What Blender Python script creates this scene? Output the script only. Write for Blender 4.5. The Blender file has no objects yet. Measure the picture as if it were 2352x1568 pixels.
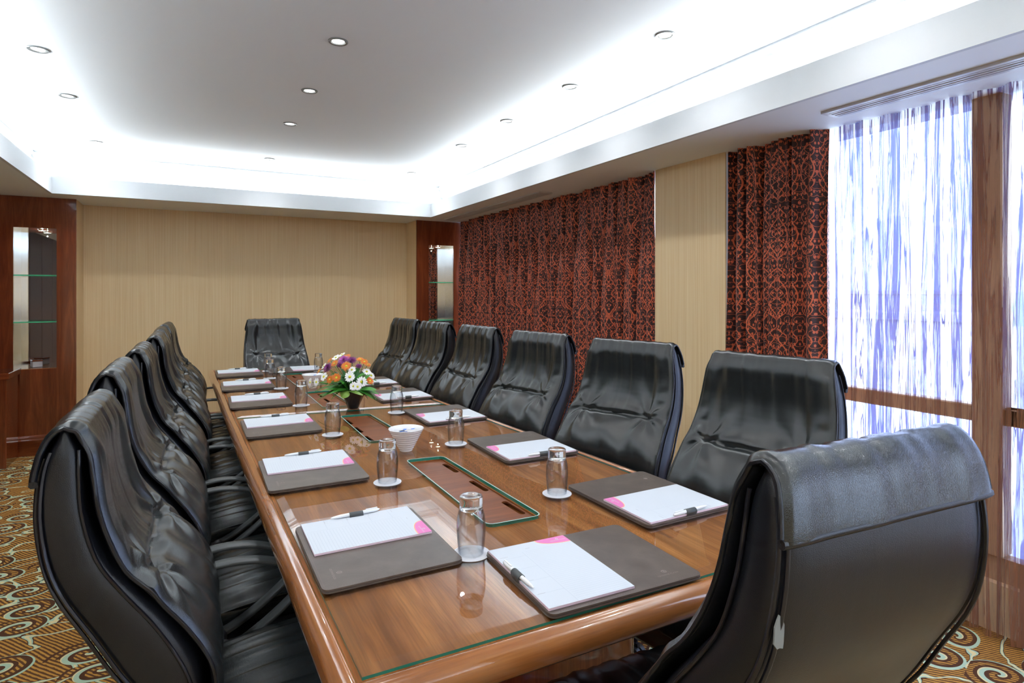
import bpy, math, random
from mathutils import Vector, Matrix
from mathutils.geometry import tessellate_polygon
R = math.radians
random.seed(7)
S = bpy.context.scene
COL = S.collection

# ------------------------------------------------------------------ camera, sky, exposure
CAMZ = 1.39
cam_d = bpy.data.cameras.new('camera'); cam = bpy.data.objects.new('camera', cam_d); COL.objects.link(cam)
cam.location = (0, 0, CAMZ); cam.rotation_euler = (R(90), 0, -R(28.176))
cam_d.sensor_width = 36; cam_d.lens = 1374 / 2352 * 36; cam_d.shift_y = -112 / 2352
cam_d.clip_start = 0.05; cam_d.clip_end = 2000
S.camera = cam
S.view_settings.view_transform = 'Standard'; S.view_settings.look = 'None'
S.view_settings.gamma = 1; S.view_settings.exposure = 1.47
S.view_settings.use_curve_mapping = False
w = bpy.data.worlds.new('World'); S.world = w; w.use_nodes = True
bg = w.node_tree.nodes['Background']
bg.inputs['Color'].default_value = (0.62, 0.74, 1.0, 1); bg.inputs['Strength'].default_value = 2.8

def area(name, loc, rot, sx, sy, energy, color):
    l = bpy.data.lights.new(name, 'AREA'); l.shape = 'RECTANGLE'; l.size = sx; l.size_y = sy
    l.energy = energy; l.color = color
    o = bpy.data.objects.new(name, l); COL.objects.link(o); o.location = loc; o.rotation_euler = rot
    return o
# fluorescent runs lying in the cove trough, facing up
CC = (0.89, 0.96, 1.0)
CW = 3.1
TILT = 66
area('cove_tube_right', (2.415, 1.2, 2.33), (R(180), R(-TILT), 0), 0.05, 9.7, CW * 9.7, CC)
area('cove_tube_left', (-1.14, 1.2, 2.33), (R(180), R(TILT), 0), 0.05, 9.7, CW * 9.7, CC)
area('cove_tube_far', (0.637, 6.265, 2.33), (R(180 + TILT), 0, 0), 3.3, 0.05, CW * 3.3, CC)
area('cove_tube_near', (0.637, -3.72, 2.33), (R(180 - TILT), 0, 0), 3.3, 0.05, CW * 3.3, CC)
# sky portals: they give no light of their own, they only guide sampling of the daylight at the windows
for yc, L in ((.98, 3.0), (4.77, 3.3), (-2.5, 2.9)):
    p_ = area('window_portal', (3.09, yc, 1.25), (0, R(90), 0), 2.1, L, 1, (1, 1, 1)); p_.data.cycles.is_portal = True

# ------------------------------------------------------------------ node helpers
class NT:
    def __init__(s, name):
        s.m = bpy.data.materials.new(name); s.m.use_nodes = True
        s.t = s.m.node_tree; s.n = s.t.nodes; s.l = s.t.links
        s.b = s.n['Principled BSDF']; s.out = s.n['Material Output']
    def node(s, typ, **kw):
        n = s.n.new(typ)
        for k, v in kw.items():
            if hasattr(n, k): setattr(n, k, v)
        return n
    def put(s, sock, v):
        if hasattr(v, 'is_linked') or isinstance(v, bpy.types.NodeSocket): s.l.new(v, sock)
        elif v is not None: sock.default_value = v
    def math(s, op, a, b=None, c=None):
        n = s.node('ShaderNodeMath', operation=op); s.put(n.inputs[0], a)
        if b is not None: s.put(n.inputs[1], b)
        if c is not None: s.put(n.inputs[2], c)
        return n.outputs[0]
    def coord(s, kind='Object', scale=(1, 1, 1), rot=(0, 0, 0)):
        t = s.node('ShaderNodeTexCoord'); mp = s.node('ShaderNodeMapping')
        s.l.new(t.outputs[kind], mp.inputs[0]); mp.inputs['Scale'].default_value = scale; mp.inputs['Rotation'].default_value = rot
        return mp.outputs[0]
    def noise(s, v, scale=5, detail=4, rough=.55, dist=0):
        n = s.node('ShaderNodeTexNoise'); s.l.new(v, n.inputs['Vector'])
        n.inputs['Scale'].default_value = scale; n.inputs['Detail'].default_value = detail
        n.inputs['Roughness'].default_value = rough; n.inputs['Distortion'].default_value = dist
        return n.outputs['Fac']
    def ramp(s, f, stops, interp='LINEAR'):
        n = s.node('ShaderNodeValToRGB'); s.l.new(f, n.inputs[0]); n.color_ramp.interpolation = interp
        e = n.color_ramp.elements
        while len(e) < len(stops): e.new(0.5)
        for i, (p, c) in enumerate(stops):
            e[i].position = p; e[i].color = (*c, 1) if len(c) == 3 else c
        return n.outputs[0]
    def mix(s, f, a, b, blend='MIX'):
        n = s.node('ShaderNodeMix', data_type='RGBA', blend_type=blend)
        s.put(n.inputs[0], f); s.put(n.inputs[6], (*a, 1) if isinstance(a, tuple) and len(a) == 3 else a)
        s.put(n.inputs[7], (*b, 1) if isinstance(b, tuple) and len(b) == 3 else b)
        return n.outputs[2]
    def bump(s, h, strength=.3, dist=.002):
        n = s.node('ShaderNodeBump'); s.l.new(h, n.inputs['Height'])
        n.inputs['Strength'].default_value = strength; n.inputs['Distance'].default_value = dist
        s.l.new(n.outputs[0], s.b.inputs['Normal'])
    def sep(s, v):
        n = s.node('ShaderNodeSeparateXYZ'); s.l.new(v, n.inputs[0]); return n.outputs
    def set(s, **kw):
        for k, v in kw.items():
            s.put(s.b.inputs[k.replace('_', ' ')], (*v, 1) if isinstance(v, tuple) and len(v) == 3 else v)
        return s

def plain(name, col, rough=.5, metal=0, coat=0, emit=None, es=0, spec=.5):
    t = NT(name); t.set(Base_Color=col, Roughness=rough, Metallic=metal)
    t.b.inputs['Coat Weight'].default_value = coat; t.b.inputs['Coat Roughness'].default_value = .05
    t.b.inputs['Specular IOR Level'].default_value = spec
    if emit: t.b.inputs['Emission Color'].default_value = (*emit, 1); t.b.inputs['Emission Strength'].default_value = es
    return t.m

def wood(name, c1, c2, c3, axis='Z', rough=.22, coat=.5, sc=1.0, fine=1.0):
    t = NT(name)
    st = {'X': (1.2, 14, 14), 'Y': (14, 1.2, 14), 'Z': (14, 14, 1.2)}[axis]
    v = t.coord('Object', tuple(a * sc for a in st))
    n1 = t.noise(v, 1.3, 6, .6, 1.2)
    st2 = {'X': (4, 160, 160), 'Y': (160, 4, 160), 'Z': (160, 160, 4)}[axis]
    n2 = t.noise(t.coord('Object', st2), 1.6, 3, .6)
    n3 = t.noise(t.coord('Object', (1.5, 1.5, 1.5)), 2.2, 2, .5)
    c = t.ramp(n1, [(.30, c1), (.5, c2), (.72, c3)])
    c = t.mix(t.math('MULTIPLY', t.ramp(n2, [(.42, (0, 0, 0)), (.62, (1, 1, 1))]), .35 * fine), c, tuple(x * .45 for x in c1))
    c = t.mix(t.math('MULTIPLY', n3, .35), c, c3)
    t.set(Base_Color=c, Roughness=rough)
    t.b.inputs['Coat Weight'].default_value = coat; t.b.inputs['Coat Roughness'].default_value = .04
    t.bump(n2, .04, .0005)
    return t.m

M = {}
M['top'] = wood('table_veneer', (.12, .034, .009), (.27, .092, .024), (.44, .18, .055), 'Y', .4, 0, .8)
M['top'].node_tree.nodes['Principled BSDF'].inputs['Specular IOR Level'].default_value = .08
M['edge'] = wood('table_edge_wood', (.19, .06, .016), (.30, .105, .028), (.40, .16, .045), 'Y', .18, .8, 1.0, .6)
M['edgex'] = wood('table_edge_wood_across', (.19, .06, .016), (.30, .105, .028), (.40, .16, .045), 'X', .18, .8, 1.0, .6)
M['lid'] = wood('cable_lid_wood', (.11, .030, .012), (.17, .050, .018), (.25, .080, .028), 'X', .35, 0, 1.2)
M['lid'].node_tree.nodes['Principled BSDF'].inputs['Specular IOR Level'].default_value = .2
M['mahog'] = wood('cabinet_mahogany', (.10, .018, .007), (.19, .038, .013), (.30, .070, .022), 'Z', .16, .7, 1.0)
M['mahogx'] = wood('mahogany_across', (.10, .018, .007), (.19, .038, .013), (.30, .070, .022), 'X', .16, .7, 1.0)
M['ledge'] = wood('ledge_wood', (.30, .10, .03), (.45, .18, .06), (.55, .25, .09), 'X', .15, .8)
M['dark'] = plain('dark_slot', (.008, .005, .004), .6)

# leather
def leather(name, base, rough):
    t = NT(name)
    v = t.coord('Object')
    vo = t.node('ShaderNodeTexVoronoi', feature='DISTANCE_TO_EDGE'); t.l.new(v, vo.inputs['Vector']); vo.inputs['Scale'].default_value = 420
    n = t.noise(v, 26, 6, .65)
    n2 = t.noise(t.coord('Object', (14, 14, 2.0)), 2.2, 3, .5, .3)
    h = t.math('ADD', t.math('MULTIPLY', t.math('MINIMUM', vo.outputs[0], .25), .5), t.math('MULTIPLY', n2, .45))
    t.bump(t.math('ADD', h, t.math('MULTIPLY', n, .10)), .30, .0020)
    t.set(Base_Color=t.ramp(n, [(.3, base), (.75, tuple(b * 1.25 + .001 for b in base))]),
          Roughness=t.math('ADD', rough, t.math('MULTIPLY', n, .05)))
    t.b.inputs['Specular IOR Level'].default_value = .45 if 'shell' in name else .65
    return t.m
M['leather'] = leather('black_leather', (.010, .013, .014), .20)
M['leather2'] = leather('black_leather_shell', (.006, .007, .010), .28)
M['piping'] = plain('black_piping', (.008, .008, .012), .35)
M['arm'] = plain('grey_black_armrest', (.050, .056, .058), .42)
M['armsoft'] = plain('armrest_band_underside', (.018, .018, .020), .45)
M['metal'] = plain('blued_steel_base', (.10, .11, .16), .22, .9)
M['worn'] = plain('worn_leather_patch', (.20, .21, .20), .7)

# wallpaper
t = NT('wallpaper')
gx = t.noise(t.coord('Object', (260, 260, 1.2)), 1.0, 3, .6)
gy = t.noise(t.coord('Object', (45, 45, .6)), 1.0, 2, .5)
c = t.ramp(gx, [(.32, (.76, .53, .28)), (.5, (.84, .63, .36)), (.7, (.90, .72, .46))])
c = t.mix(t.math('MULTIPLY', gy, .30), c, (.72, .52, .29))
t.set(Base_Color=c, Roughness=.55); t.bump(gx, .12, .001); M['paper'] = t.m
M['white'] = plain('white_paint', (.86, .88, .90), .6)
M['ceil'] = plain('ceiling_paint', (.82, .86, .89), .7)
M['fascia'] = plain('white_paint_dimmed', (.68, .70, .72), .6)  # the white paint, darkened to hold back the cove glow on fascia and cornice
M['ringm'] = plain('grey_lamp_ring', (.22, .23, .23), .35, .3)
M['panel'] = plain('dark_panelling', (.055, .020, .012), .6, spec=.1)
M['vent'] = plain('vent_white_metal', (.62, .62, .65), .35)
M['frame'] = plain('window_frame_tan', (.50, .34, .20), .5)
M['chrome'] = plain('brushed_nickel', (.75, .75, .75), .22, 1)
M['lampface'] = plain('lamp_face', (1, 1, 1), .5, emit=(1, .98, .94), es=2.5)
M['puck'] = plain('puck_face', (1, 1, 1), .5, emit=(.80, 1, .5), es=.5)
M['mirror'] = plain('mirror', (.80, .84, .83), .015, 1)
M['silver'] = plain('frosted_silver', (.80, .82, .88), .24, 1)
M['ceramic'] = plain('white_ceramic', (.82, .82, .83), .12, coat=.5)
M['paperw'] = plain('white_card', (.58, .58, .61), .7)
M['pinkedge'] = plain('pink_pad_edge', (.80, .62, .70), .6)
M['magenta'] = plain('magenta_print', (.66, .17, .42), .5)
M['orangep'] = plain('orange_print', (.95, .42, .22), .5)
M['sachetblue'] = plain('blue_print', (.05, .18, .62), .5)
M['ink'] = plain('grey_ink', (.42, .42, .46), .6)
M['deboss'] = plain('embossed_brown', (.23, .19, .17), .4)
M['stitch'] = plain('stitch_thread', (.22, .16, .15), .7)
M['penw'] = plain('white_plastic', (.80, .82, .84), .2)
M['sat'] = plain('yellow_rattan', (.62, .38, .10), .5)

def folder_mat():
    t = NT('brown_leatherette'); v = t.coord('Object')
    n = t.noise(v, 12, 6, .6, .6); n2 = t.noise(v, 160, 3, .6)
    t.set(Base_Color=t.ramp(n, [(.3, (.070, .052, .043)), (.7, (.115, .090, .074))]), Roughness=.34)
    t.bump(n2, .15, .0006); return t.m
M['folder'] = folder_mat()

def pad_mat():
    t = NT('ruled_paper'); v = t.coord('Object'); x, y, z = t.sep(v)
    fr = t.math('FRACT', t.math('MULTIPLY', y, 125.0))
    ln = t.math('LESS_THAN', fr, .12)
    inx = t.math('GREATER_THAN', x, -.03)
    iny = t.math('LESS_THAN', y, .105)
    m = t.math('MULTIPLY', t.math('MULTIPLY', ln, inx), iny)
    col = t.math('LESS_THAN', t.math('ABSOLUTE', t.math('ADD', x, .035)), .0006)
    fb = t.math('MULTIPLY', t.math('LESS_THAN', t.math('FRACT', t.math('MULTIPLY', t.math('ADD', y, .15), 17.0)), .02), t.math('LESS_THAN', x, -.035))
    m = t.math('MINIMUM', t.math('ADD', t.math('ADD', m, t.math('MULTIPLY', col, iny)), fb), 1)
    t.set(Base_Color=t.mix(t.math('MULTIPLY', m, .38), (.54, .575, .625), (.34, .385, .46)), Roughness=.6)
    return t.m
M['pad'] = pad_mat()

# clear sheet glass: fresnel mirror over a clear body
def sheet_glass(name, tint, ior=1.5, rough=0.0, rimtint=None):
    t = NT(name); t.n.remove(t.b)
    lw = t.node('ShaderNodeLayerWeight'); lw.inputs[0].default_value = .5
    f0 = ((ior - 1) / (ior + 1)) ** 2
    fac = t.math('ADD', f0, t.math('MULTIPLY', t.math('POWER', lw.outputs['Facing'], 5.0), 1 - f0))
    tr = t.node('ShaderNodeBsdfTransparent'); tr.inputs[0].default_value = (*tint, 1)
    if rimtint: t.l.new(t.mix(t.math('POWER', lw.outputs['Facing'], 2.2), tint, rimtint), tr.inputs[0])
    gl = t.node('ShaderNodeBsdfGlossy'); gl.inputs['Roughness'].default_value = rough
    mx = t.node('ShaderNodeMixShader'); t.l.new(fac, mx.inputs[0]); t.l.new(tr.outputs[0], mx.inputs[1]); t.l.new(gl.outputs[0], mx.inputs[2])
    t.l.new(mx.outputs[0], t.out.inputs[0]); return t.m
M['tglass'] = sheet_glass('table_glass', (.955, .985, .97), 1.6)
M['bevel'] = sheet_glass('table_glass_bevel', (.93, .97, .95), 1.9)
M['thin'] = sheet_glass('tumbler_wall', (.99, .995, .995), 1.9, 0.0, (.42, .47, .55))
M['wglass'] = sheet_glass('window_glass', (.96, .98, .99), 1.45)
M['gedge'] = plain('green_glass_edge', (.015, .20, .14), .08, coat=.4)
M['shelfedge'] = plain('lit_green_shelf_edge', (.10, .75, .38), .1, coat=.4)
def real_glass():
    t = NT('tumbler_glass'); t.n.remove(t.b)
    g = t.node('ShaderNodeBsdfGlass'); g.inputs['Roughness'].default_value = 0; g.inputs['IOR'].default_value = 1.47
    g.inputs['Color'].default_value = (.99, 1, 1, 1)
    tr = t.node('ShaderNodeBsdfTransparent')
    mx = t.node('ShaderNodeMixShader'); mx.inputs[0].default_value = .9
    t.l.new(tr.outputs[0], mx.inputs[1]); t.l.new(g.outputs[0], mx.inputs[2]); t.l.new(mx.outputs[0], t.out.inputs[0]); return t.m
M['glass'] = real_glass()

# carpet
def carpet():
    t = NT('patterned_carpet')
    v = t.coord('Object', (1, 1, 1))
    wob = t.node('ShaderNodeTexNoise'); t.l.new(v, wob.inputs['Vector']); wob.inputs['Scale'].default_value = 2.0
    wv = t.node('ShaderNodeVectorMath', operation='SCALE'); t.l.new(wob.outputs['Color'], wv.inputs[0]); wv.inputs['Scale'].default_value = .10
    av = t.node('ShaderNodeVectorMath', operation='ADD'); t.l.new(v, av.inputs[0]); t.l.new(wv.outputs[0], av.inputs[1])
    vv = av.outputs[0]
    def spiral(scale, seed, turns, hand):
        mp = t.node('ShaderNodeMapping'); t.l.new(vv, mp.inputs[0]); mp.inputs['Location'].default_value = (seed, seed * 1.7, 0)
        mp.inputs['Scale'].default_value = (scale, scale * 1.25, scale)
        vo = t.node('ShaderNodeTexVoronoi', feature='F1', voronoi_dimensions='2D'); t.l.new(mp.outputs[0], vo.inputs['Vector'])
        vo.inputs['Scale'].default_value = 1; vo.inputs['Randomness'].default_value = .55
        d = t.node('ShaderNodeVectorMath', operation='SUBTRACT'); t.l.new(mp.outputs[0], d.inputs[0]); t.l.new(vo.outputs['Position'], d.inputs[1])
        x, y, z = t.sep(d.outputs[0])
        a = t.math('DIVIDE', t.math('ARCTAN2', y, x), 2 * math.pi)
        return vo.outputs['Distance'], a, t.math('SUBTRACT', t.math('MULTIPLY', vo.outputs['Distance'], turns), t.math('MULTIPLY', a, hand))
    r1, a1, s1 = spiral(3.5, 0.3, 3.6, 1)
    fr = t.math('FRACT', s1)
    x, y, z = t.sep(vv)
    hatch = t.math('FRACT', t.math('ADD', t.math('MULTIPLY', x, 54), t.math('MULTIPLY', y, 42)))
    hn = t.noise(v, 60, 2, .5)
    hatch = t.math('GREATER_THAN', t.math('ADD', hatch, t.math('MULTIPLY', t.math('SUBTRACT', hn, .5), .5)), .5)
    g = t.mix(hatch, (.15, .065, .028), (.62, .31, .065))
    teal = (.52, .68, .50); cream = (.88, .74, .40); brown = (.11, .048, .025); taupe = (.45, .36, .26)
    band = t.ramp(fr, [(0, brown), (.22, teal), (.44, cream), (.52, brown), (.70, brown), (.74, taupe)], 'CONSTANT')
    inr = t.math('LESS_THAN', r1, t.math('ADD', .37, t.math('MULTIPLY', a1, .18)))
    # only parts of each spiral keep the solid bands, the rest shows the hatched ground
    keep = t.math('GREATER_THAN', t.math('ABSOLUTE', t.math('SUBTRACT', fr, .86)), .15)
    c = t.mix(t.math('MULTIPLY', inr, keep), g, band)
    # connecting ribbons
    rb = t.noise(t.coord('Object', (1.0, 1.6, 1)), 5.2, 1.5, .4, .4)
    rd = t.math('ABSOLUTE', t.math('SUBTRACT', rb, .5))
    out = t.math('SUBTRACT', 1, inr)
    c = t.mix(t.math('MULTIPLY', out, t.math('LESS_THAN', rd, .036)), c, brown)
    c = t.mix(t.math('MULTIPLY', out, t.math('LESS_THAN', rd, .026)), c, teal)
    c = t.mix(t.math('MULTIPLY', out, t.math('LESS_THAN', rd, .011)), c, cream)
    pile = t.noise(v, 420, 2, .5)
    c = t.mix(t.math('MULTIPLY', pile, .22), c, (.03, .015, .01))
    t.set(Base_Color=c, Roughness=.95); t.bump(pile, .5, .004)
    t.b.inputs['Specular IOR Level'].default_value = .1
    return t.m
M['carpet'] = carpet()

# patterned drape (UV: u metres of cloth, v metres of height)
def drape():
    t = NT('vine_patterned_drape')
    tc = t.node('ShaderNodeTexCoord'); u, v, _ = t.sep(tc.outputs['UV'])
    U = t.math('PINGPONG', u, .085)                      # mirrored columns 17 cm wide
    P = .32
    def line(center, wd):
        return t.math('LESS_THAN', t.math('ABSOLUTE', t.math('SUBTRACT', U, center)), wd)
    def sn(freq, ph): return t.math('SINE', t.math('ADD', t.math('MULTIPLY', v, 2 * math.pi * freq), ph))
    m = line(t.math('ADD', .040, t.math('MULTIPLY', sn(1 / P, 0), .036)), .0032)
    m = t.math('MAXIMUM', m, line(t.math('ADD', .045, t.math('MULTIPLY', sn(2 / P, 1.1), .030)), .0024))
    m = t.math('MAXIMUM', m, line(t.math('ADD', .028, t.math('MULTIPLY', sn(3 / P, 2.2), .024)), .0020))
    cb = t.node('ShaderNodeCombineXYZ'); t.l.new(U, cb.inputs[0]); V = t.math('PINGPONG', v, P / 2); t.l.new(v, cb.inputs[1])
    def cells(sc, sx, sy, rand, lo, hi):
        mp = t.node('ShaderNodeMapping'); t.l.new(cb.outputs[0], mp.inputs[0]); mp.inputs['Scale'].default_value = (sx * sc, sy * sc, 1)
        mp.inputs['Rotation'].default_value = (0, 0, R(28))
        vo = t.node('ShaderNodeTexVoronoi', voronoi_dimensions='2D'); t.l.new(mp.outputs[0], vo.inputs['Vector'])
        vo.inputs['Scale'].default_value = 1; vo.inputs['Randomness'].default_value = rand
        d = vo.outputs['Distance']
        return t.math('MULTIPLY', t.math('GREATER_THAN', d, lo), t.math('LESS_THAN', d, hi))
    m = t.math('MAXIMUM', m, cells(34, 1.5, .8, .75, -1, .20))        # leaves
    m = t.math('MAXIMUM', m, cells(24, 1, 1, .8, .375, .425))          # curls
    wv = t.noise(tc.outputs['UV'], 900, 2, .5)
    c = t.mix(m, (.045, .016, .016), (.80, .17, .070))
    c = t.mix(t.math('MULTIPLY', wv, .18), c, (.02, .01, .01))
    t.set(Base_Color=c, Roughness=t.math('SUBTRACT', .62, t.math('MULTIPLY', m, .2)))
    t.b.inputs['Sheen Weight'].default_value = .15
    return t.m
M['drape'] = drape()
M['lining'] = plain('white_curtain_lining', (.65, .65, .68), .8)

def sheer():
    t = NT('crinkled_sheer'); t.n.remove(t.b)
    tc = t.node('ShaderNodeTexCoord')
    def nn(sx, sy, det, dist, off=0):
        mp = t.node('ShaderNodeMapping'); t.l.new(tc.outputs['UV'], mp.inputs[0]); mp.inputs['Scale'].default_value = (sx, sy, 1); mp.inputs['Location'].default_value = (off, off, 0)
        return t.noise(mp.outputs[0], 1.0, det, .6, dist)
    d = t.math('ABSOLUTE', t.math('SUBTRACT', nn(24, .9, 4, .7), .5))
    crease = t.ramp(d, [(.0, (1, 1, 1)), (.012, (.96, .96, .96)), (.020, (.4, .4, .4)), (.05, (0, 0, 0))])
    d2 = t.math('ABSOLUTE', t.math('SUBTRACT', nn(85, 2.4, 3, .8, 5), .5))
    fine = t.ramp(d2, [(.0, (.5, .5, .5)), (.02, (.12, .12, .12)), (.06, (0, 0, 0))])
    bands = t.ramp(nn(9.5, .22, 2, .25, 9), [(.462, (0, 0, 0)), (.472, (.93, .93, .93)), (.49, (.72, .72, .72)), (.545, (.78, .78, .78)), (.555, (.02, .02, .02))])
    fac = t.math('MINIMUM', t.math('ADD', t.math('ADD', crease, t.math('MULTIPLY', bands, t.math('ADD', .86, t.math('MULTIPLY', fine, 1.0)))), t.math('ADD', t.math('MULTIPLY', fine, .55), .07)), .985)
    tr = t.node('ShaderNodeBsdfTransparent'); tr.inputs[0].default_value = (.97, .97, .99, 1)
    df = t.node('ShaderNodeBsdfDiffuse'); df.inputs[0].default_value = (.52, .24, .13, 1)
    tb = t.node('ShaderNodeBsdfTransparent'); tb.inputs[0].default_value = (.10, .14, .38, 1)
    mx1 = t.node('ShaderNodeMixShader'); mx1.inputs[0].default_value = .52
    t.l.new(df.outputs[0], mx1.inputs[1]); t.l.new(tb.outputs[0], mx1.inputs[2])
    mx = t.node('ShaderNodeMixShader'); t.l.new(fac, mx.inputs[0]); t.l.new(tr.outputs[0], mx.inputs[1]); t.l.new(mx1.outputs[0], mx.inputs[2])
    t.l.new(mx.outputs[0], t.out.inputs[0]); return t.m
M['sheer'] = sheer()
# plants
M['petw'] = plain('white_petal', (.86, .86, .84), .5)
M['peto'] = plain('orange_petal', (.72, .19, .008), .5)
M['petp'] = plain('purple_petal', (.20, .015, .17), .5)
M['petm'] = plain('mauve_petal', (.42, .07, .36), .5)
M['cenY'] = plain('yellow_centre', (.62, .60, .03), .6)
M['fern'] = plain('fern_green', (.05, .26, .025), .5)
M['fern2'] = plain('dark_leaf_green', (.03, .13, .03), .5)
M['leafl'] = plain('light_leaf_green', (.28, .48, .09), .4)
M['vase'] = plain('charcoal_vase', (.015, .02, .022), .08, coat=.6)
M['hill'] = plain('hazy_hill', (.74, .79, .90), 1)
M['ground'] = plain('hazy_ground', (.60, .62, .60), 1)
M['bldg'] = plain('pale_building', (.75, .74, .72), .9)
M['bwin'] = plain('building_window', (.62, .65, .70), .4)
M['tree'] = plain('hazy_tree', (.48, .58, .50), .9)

# ------------------------------------------------------------------ mesh builder
class MB:
    def __init__(s): s.v = []; s.f = []; s.m = []; s.uv = {}
    def add(s, vs, fs, mi=0):
        k = len(s.v); s.v += [tuple(p) for p in vs]
        for f in fs: s.f.append(tuple(i + k for i in f)); s.m.append(mi)
        return k
    def box(s, x0, x1, y0, y1, z0, z1, mi=0, bev=0):
        if bev and min(abs(x1 - x0), abs(y1 - y0), abs(z1 - z0)) > 2.2 * bev:
            b = bev; vs = []
            for z, i in ((z0, b), (z0 + b, 0), (z1 - b, 0), (z1, b)):
                for (sx, sy) in ((0, 0), (1, 0), (1, 1), (0, 1)):
                    X = x1 if sx else x0; Y = y1 if sy else y0
                    ix = -1 if sx else 1; iy = -1 if sy else 1
                    if (sx, sy) in ((0, 0), (1, 1)):
                        pts = [(X + ix * i, Y + iy * (b + i * 0)), (X + ix * b, Y + iy * i)]
                        if i: pts = [(X + ix * b, Y + iy * b)] * 2
                    else:
                        pts = [(X + ix * b, Y + iy * i), (X + ix * i, Y + iy * b)]
                        if i: pts = [(X + ix * b, Y + iy * b)] * 2
                    vs += [(p[0], p[1], z) for p in pts]
            fs = []
            for l in range(3):
                for k in range(8):
                    a = l * 8 + k; c = l * 8 + (k + 1) % 8
                    fs.append((a, c, c + 8, a + 8))
            fs.append(tuple(range(7, -1, -1))); fs.append(tuple(range(24, 32)))
            s.add(vs, fs, mi); return
        vs = [(x, y, z) for z in (z0, z1) for y in (y0, y1) for x in (x0, x1)]
        s.add(vs, [(0, 2, 3, 1), (4, 5, 7, 6), (0, 1, 5, 4), (2, 6, 7, 3), (0, 4, 6, 2), (1, 3, 7, 5)], mi)
    def lathe(s, prof, n=24, c=(0, 0, 0), mi=0, closed=False, flute=None):
        vs = []
        for k, (r, z) in enumerate(prof):
            for i in range(n):
                a = 2 * math.pi * i / n
                rr = r * (1 + (flute(k, a) if flute else 0))
                vs.append((c[0] + rr * math.cos(a), c[1] + rr * math.sin(a), c[2] + z))
        fs = []
        K = len(prof)
        for k in range(K if closed else K - 1):
            for i in range(n):
                j = (i + 1) % n; k2 = (k + 1) % K
                fs.append((k * n + i, k * n + j, k2 * n + j, k2 * n + i))
        if not closed:
            if prof[0][0] > 1e-6: fs.append(tuple(range(n - 1, -1, -1)))
            if prof[-1][0] > 1e-6: fs.append(tuple((K - 1) * n + i for i in range(n)))
        s.add(vs, fs, mi)
    def tube(s, pts, r, n=8, mi=0, caps=True, flat=None, up=None):
        """sweep circle (or flat rectangle w x h) along pts"""
        P = [Vector(p) for p in pts]; vs = []
        U = Vector(up) if up else None
        prev = None
        for i, p in enumerate(P):
            d = (P[min(i + 1, len(P) - 1)] - P[max(i - 1, 0)]).normalized()
            if U is not None: a = U.normalized()
            else:
                a = prev if prev is not None else (Vector((0, 0, 1)) if abs(d.z) < .9 else Vector((1, 0, 0)))
            a = (a - d * a.dot(d)).normalized(); prev = a; b = d.cross(a)
            rr = r[i] if isinstance(r, (list, tuple)) else r
            if flat:
                wd, th = flat
                e = th * .35
                ring = [(-wd + e, -th), (wd - e, -th), (wd, -th + e), (wd, th - e), (wd - e, th), (-wd + e, th), (-wd, th - e), (-wd, -th + e)]
                vs += [tuple(p + a * x + b * y) for x, y in ring]
            else:
                vs += [tuple(p + (a * math.cos(2 * math.pi * k / n) + b * math.sin(2 * math.pi * k / n)) * rr) for k in range(n)]
        if flat: n = 8
        fs = [(i * n + k, i * n + (k + 1) % n, (i + 1) * n + (k + 1) % n, (i + 1) * n + k) for i in range(len(P) - 1) for k in range(n)]
        if caps: fs.append(tuple(range(n - 1, -1, -1))); fs.append(tuple((len(P) - 1) * n + k for k in range(n)))
        s.add(vs, fs, mi)
    def grid(s, fn, nu, nv, mi=0, uvfn=None, closeu=False):
        vs = [fn(i / (nu - 1 if not closeu else nu), j / (nv - 1)) for j in range(nv) for i in range(nu)]
        k = len(s.v); s.v += [tuple(p) for p in vs]
        for j in range(nv - 1):
            for i in range(nu - (0 if closeu else 1)):
                i2 = (i + 1) % nu
                s.f.append((k + j * nu + i, k + j * nu + i2, k + (j + 1) * nu + i2, k + (j + 1) * nu + i)); s.m.append(mi)
        if uvfn:
            for j in range(nv):
                for i in range(nu): s.uv[k + j * nu + i] = uvfn(i / (nu - 1), j / (nv - 1))
    def prism(s, loop, z0, z1, mi=0, holes=(), mside=None):
        polys = [[Vector((x, y, 0)) for x, y in loop]] + [[Vector((x, y, 0)) for x, y in h] for h in holes]
        flat = [p for l in polys for p in l]
        tris = tessellate_polygon(polys)
        n = len(flat); vs = [(p.x, p.y, z0) for p in flat] + [(p.x, p.y, z1) for p in flat]
        up = []; dn = []
        for a, b, c in tris:
            ar = (flat[b] - flat[a]).cross(flat[c] - flat[a]).z
            if ar < 0: b, c = c, b
            up.append((a + n, b + n, c + n)); dn.append((a, c, b))
        k = s.add(vs, up + dn, mi)
        off = 0
        for li, l in enumerate(polys):
            m_ = len(l)
            for i in range(m_):
                a = off + i; b = off + (i + 1) % m_
                s.f.append((k + a, k + b, k + b + n, k + a + n)); s.m.append(mi if mside is None else mside)
            off += m_
    def build(s, name, mats, parent=None, smooth=None, mesh_only=False):
        me = bpy.data.meshes.new(name)
        me.from_pydata(s.v, [], s.f)
        for m in (mats if isinstance(mats, (list, tuple)) else [mats]): me.materials.append(m)
        me.polygons.foreach_set('material_index', s.m)
        if s.uv:
            ul = me.uv_layers.new(name='UVMap')
            for p in me.polygons:
                for li in p.loop_indices: ul.data[li].uv = s.uv.get(me.loops[li].vertex_index, (0, 0))
        me.update()
        if smooth:
            me.polygons.foreach_set('use_smooth', [True] * len(me.polygons))
            if smooth < 180: me.set_sharp_from_angle(angle=R(smooth))
        o = bpy.data.objects.new(name, me); COL.objects.link(o)
        if parent: o.parent = parent
        return o

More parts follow.
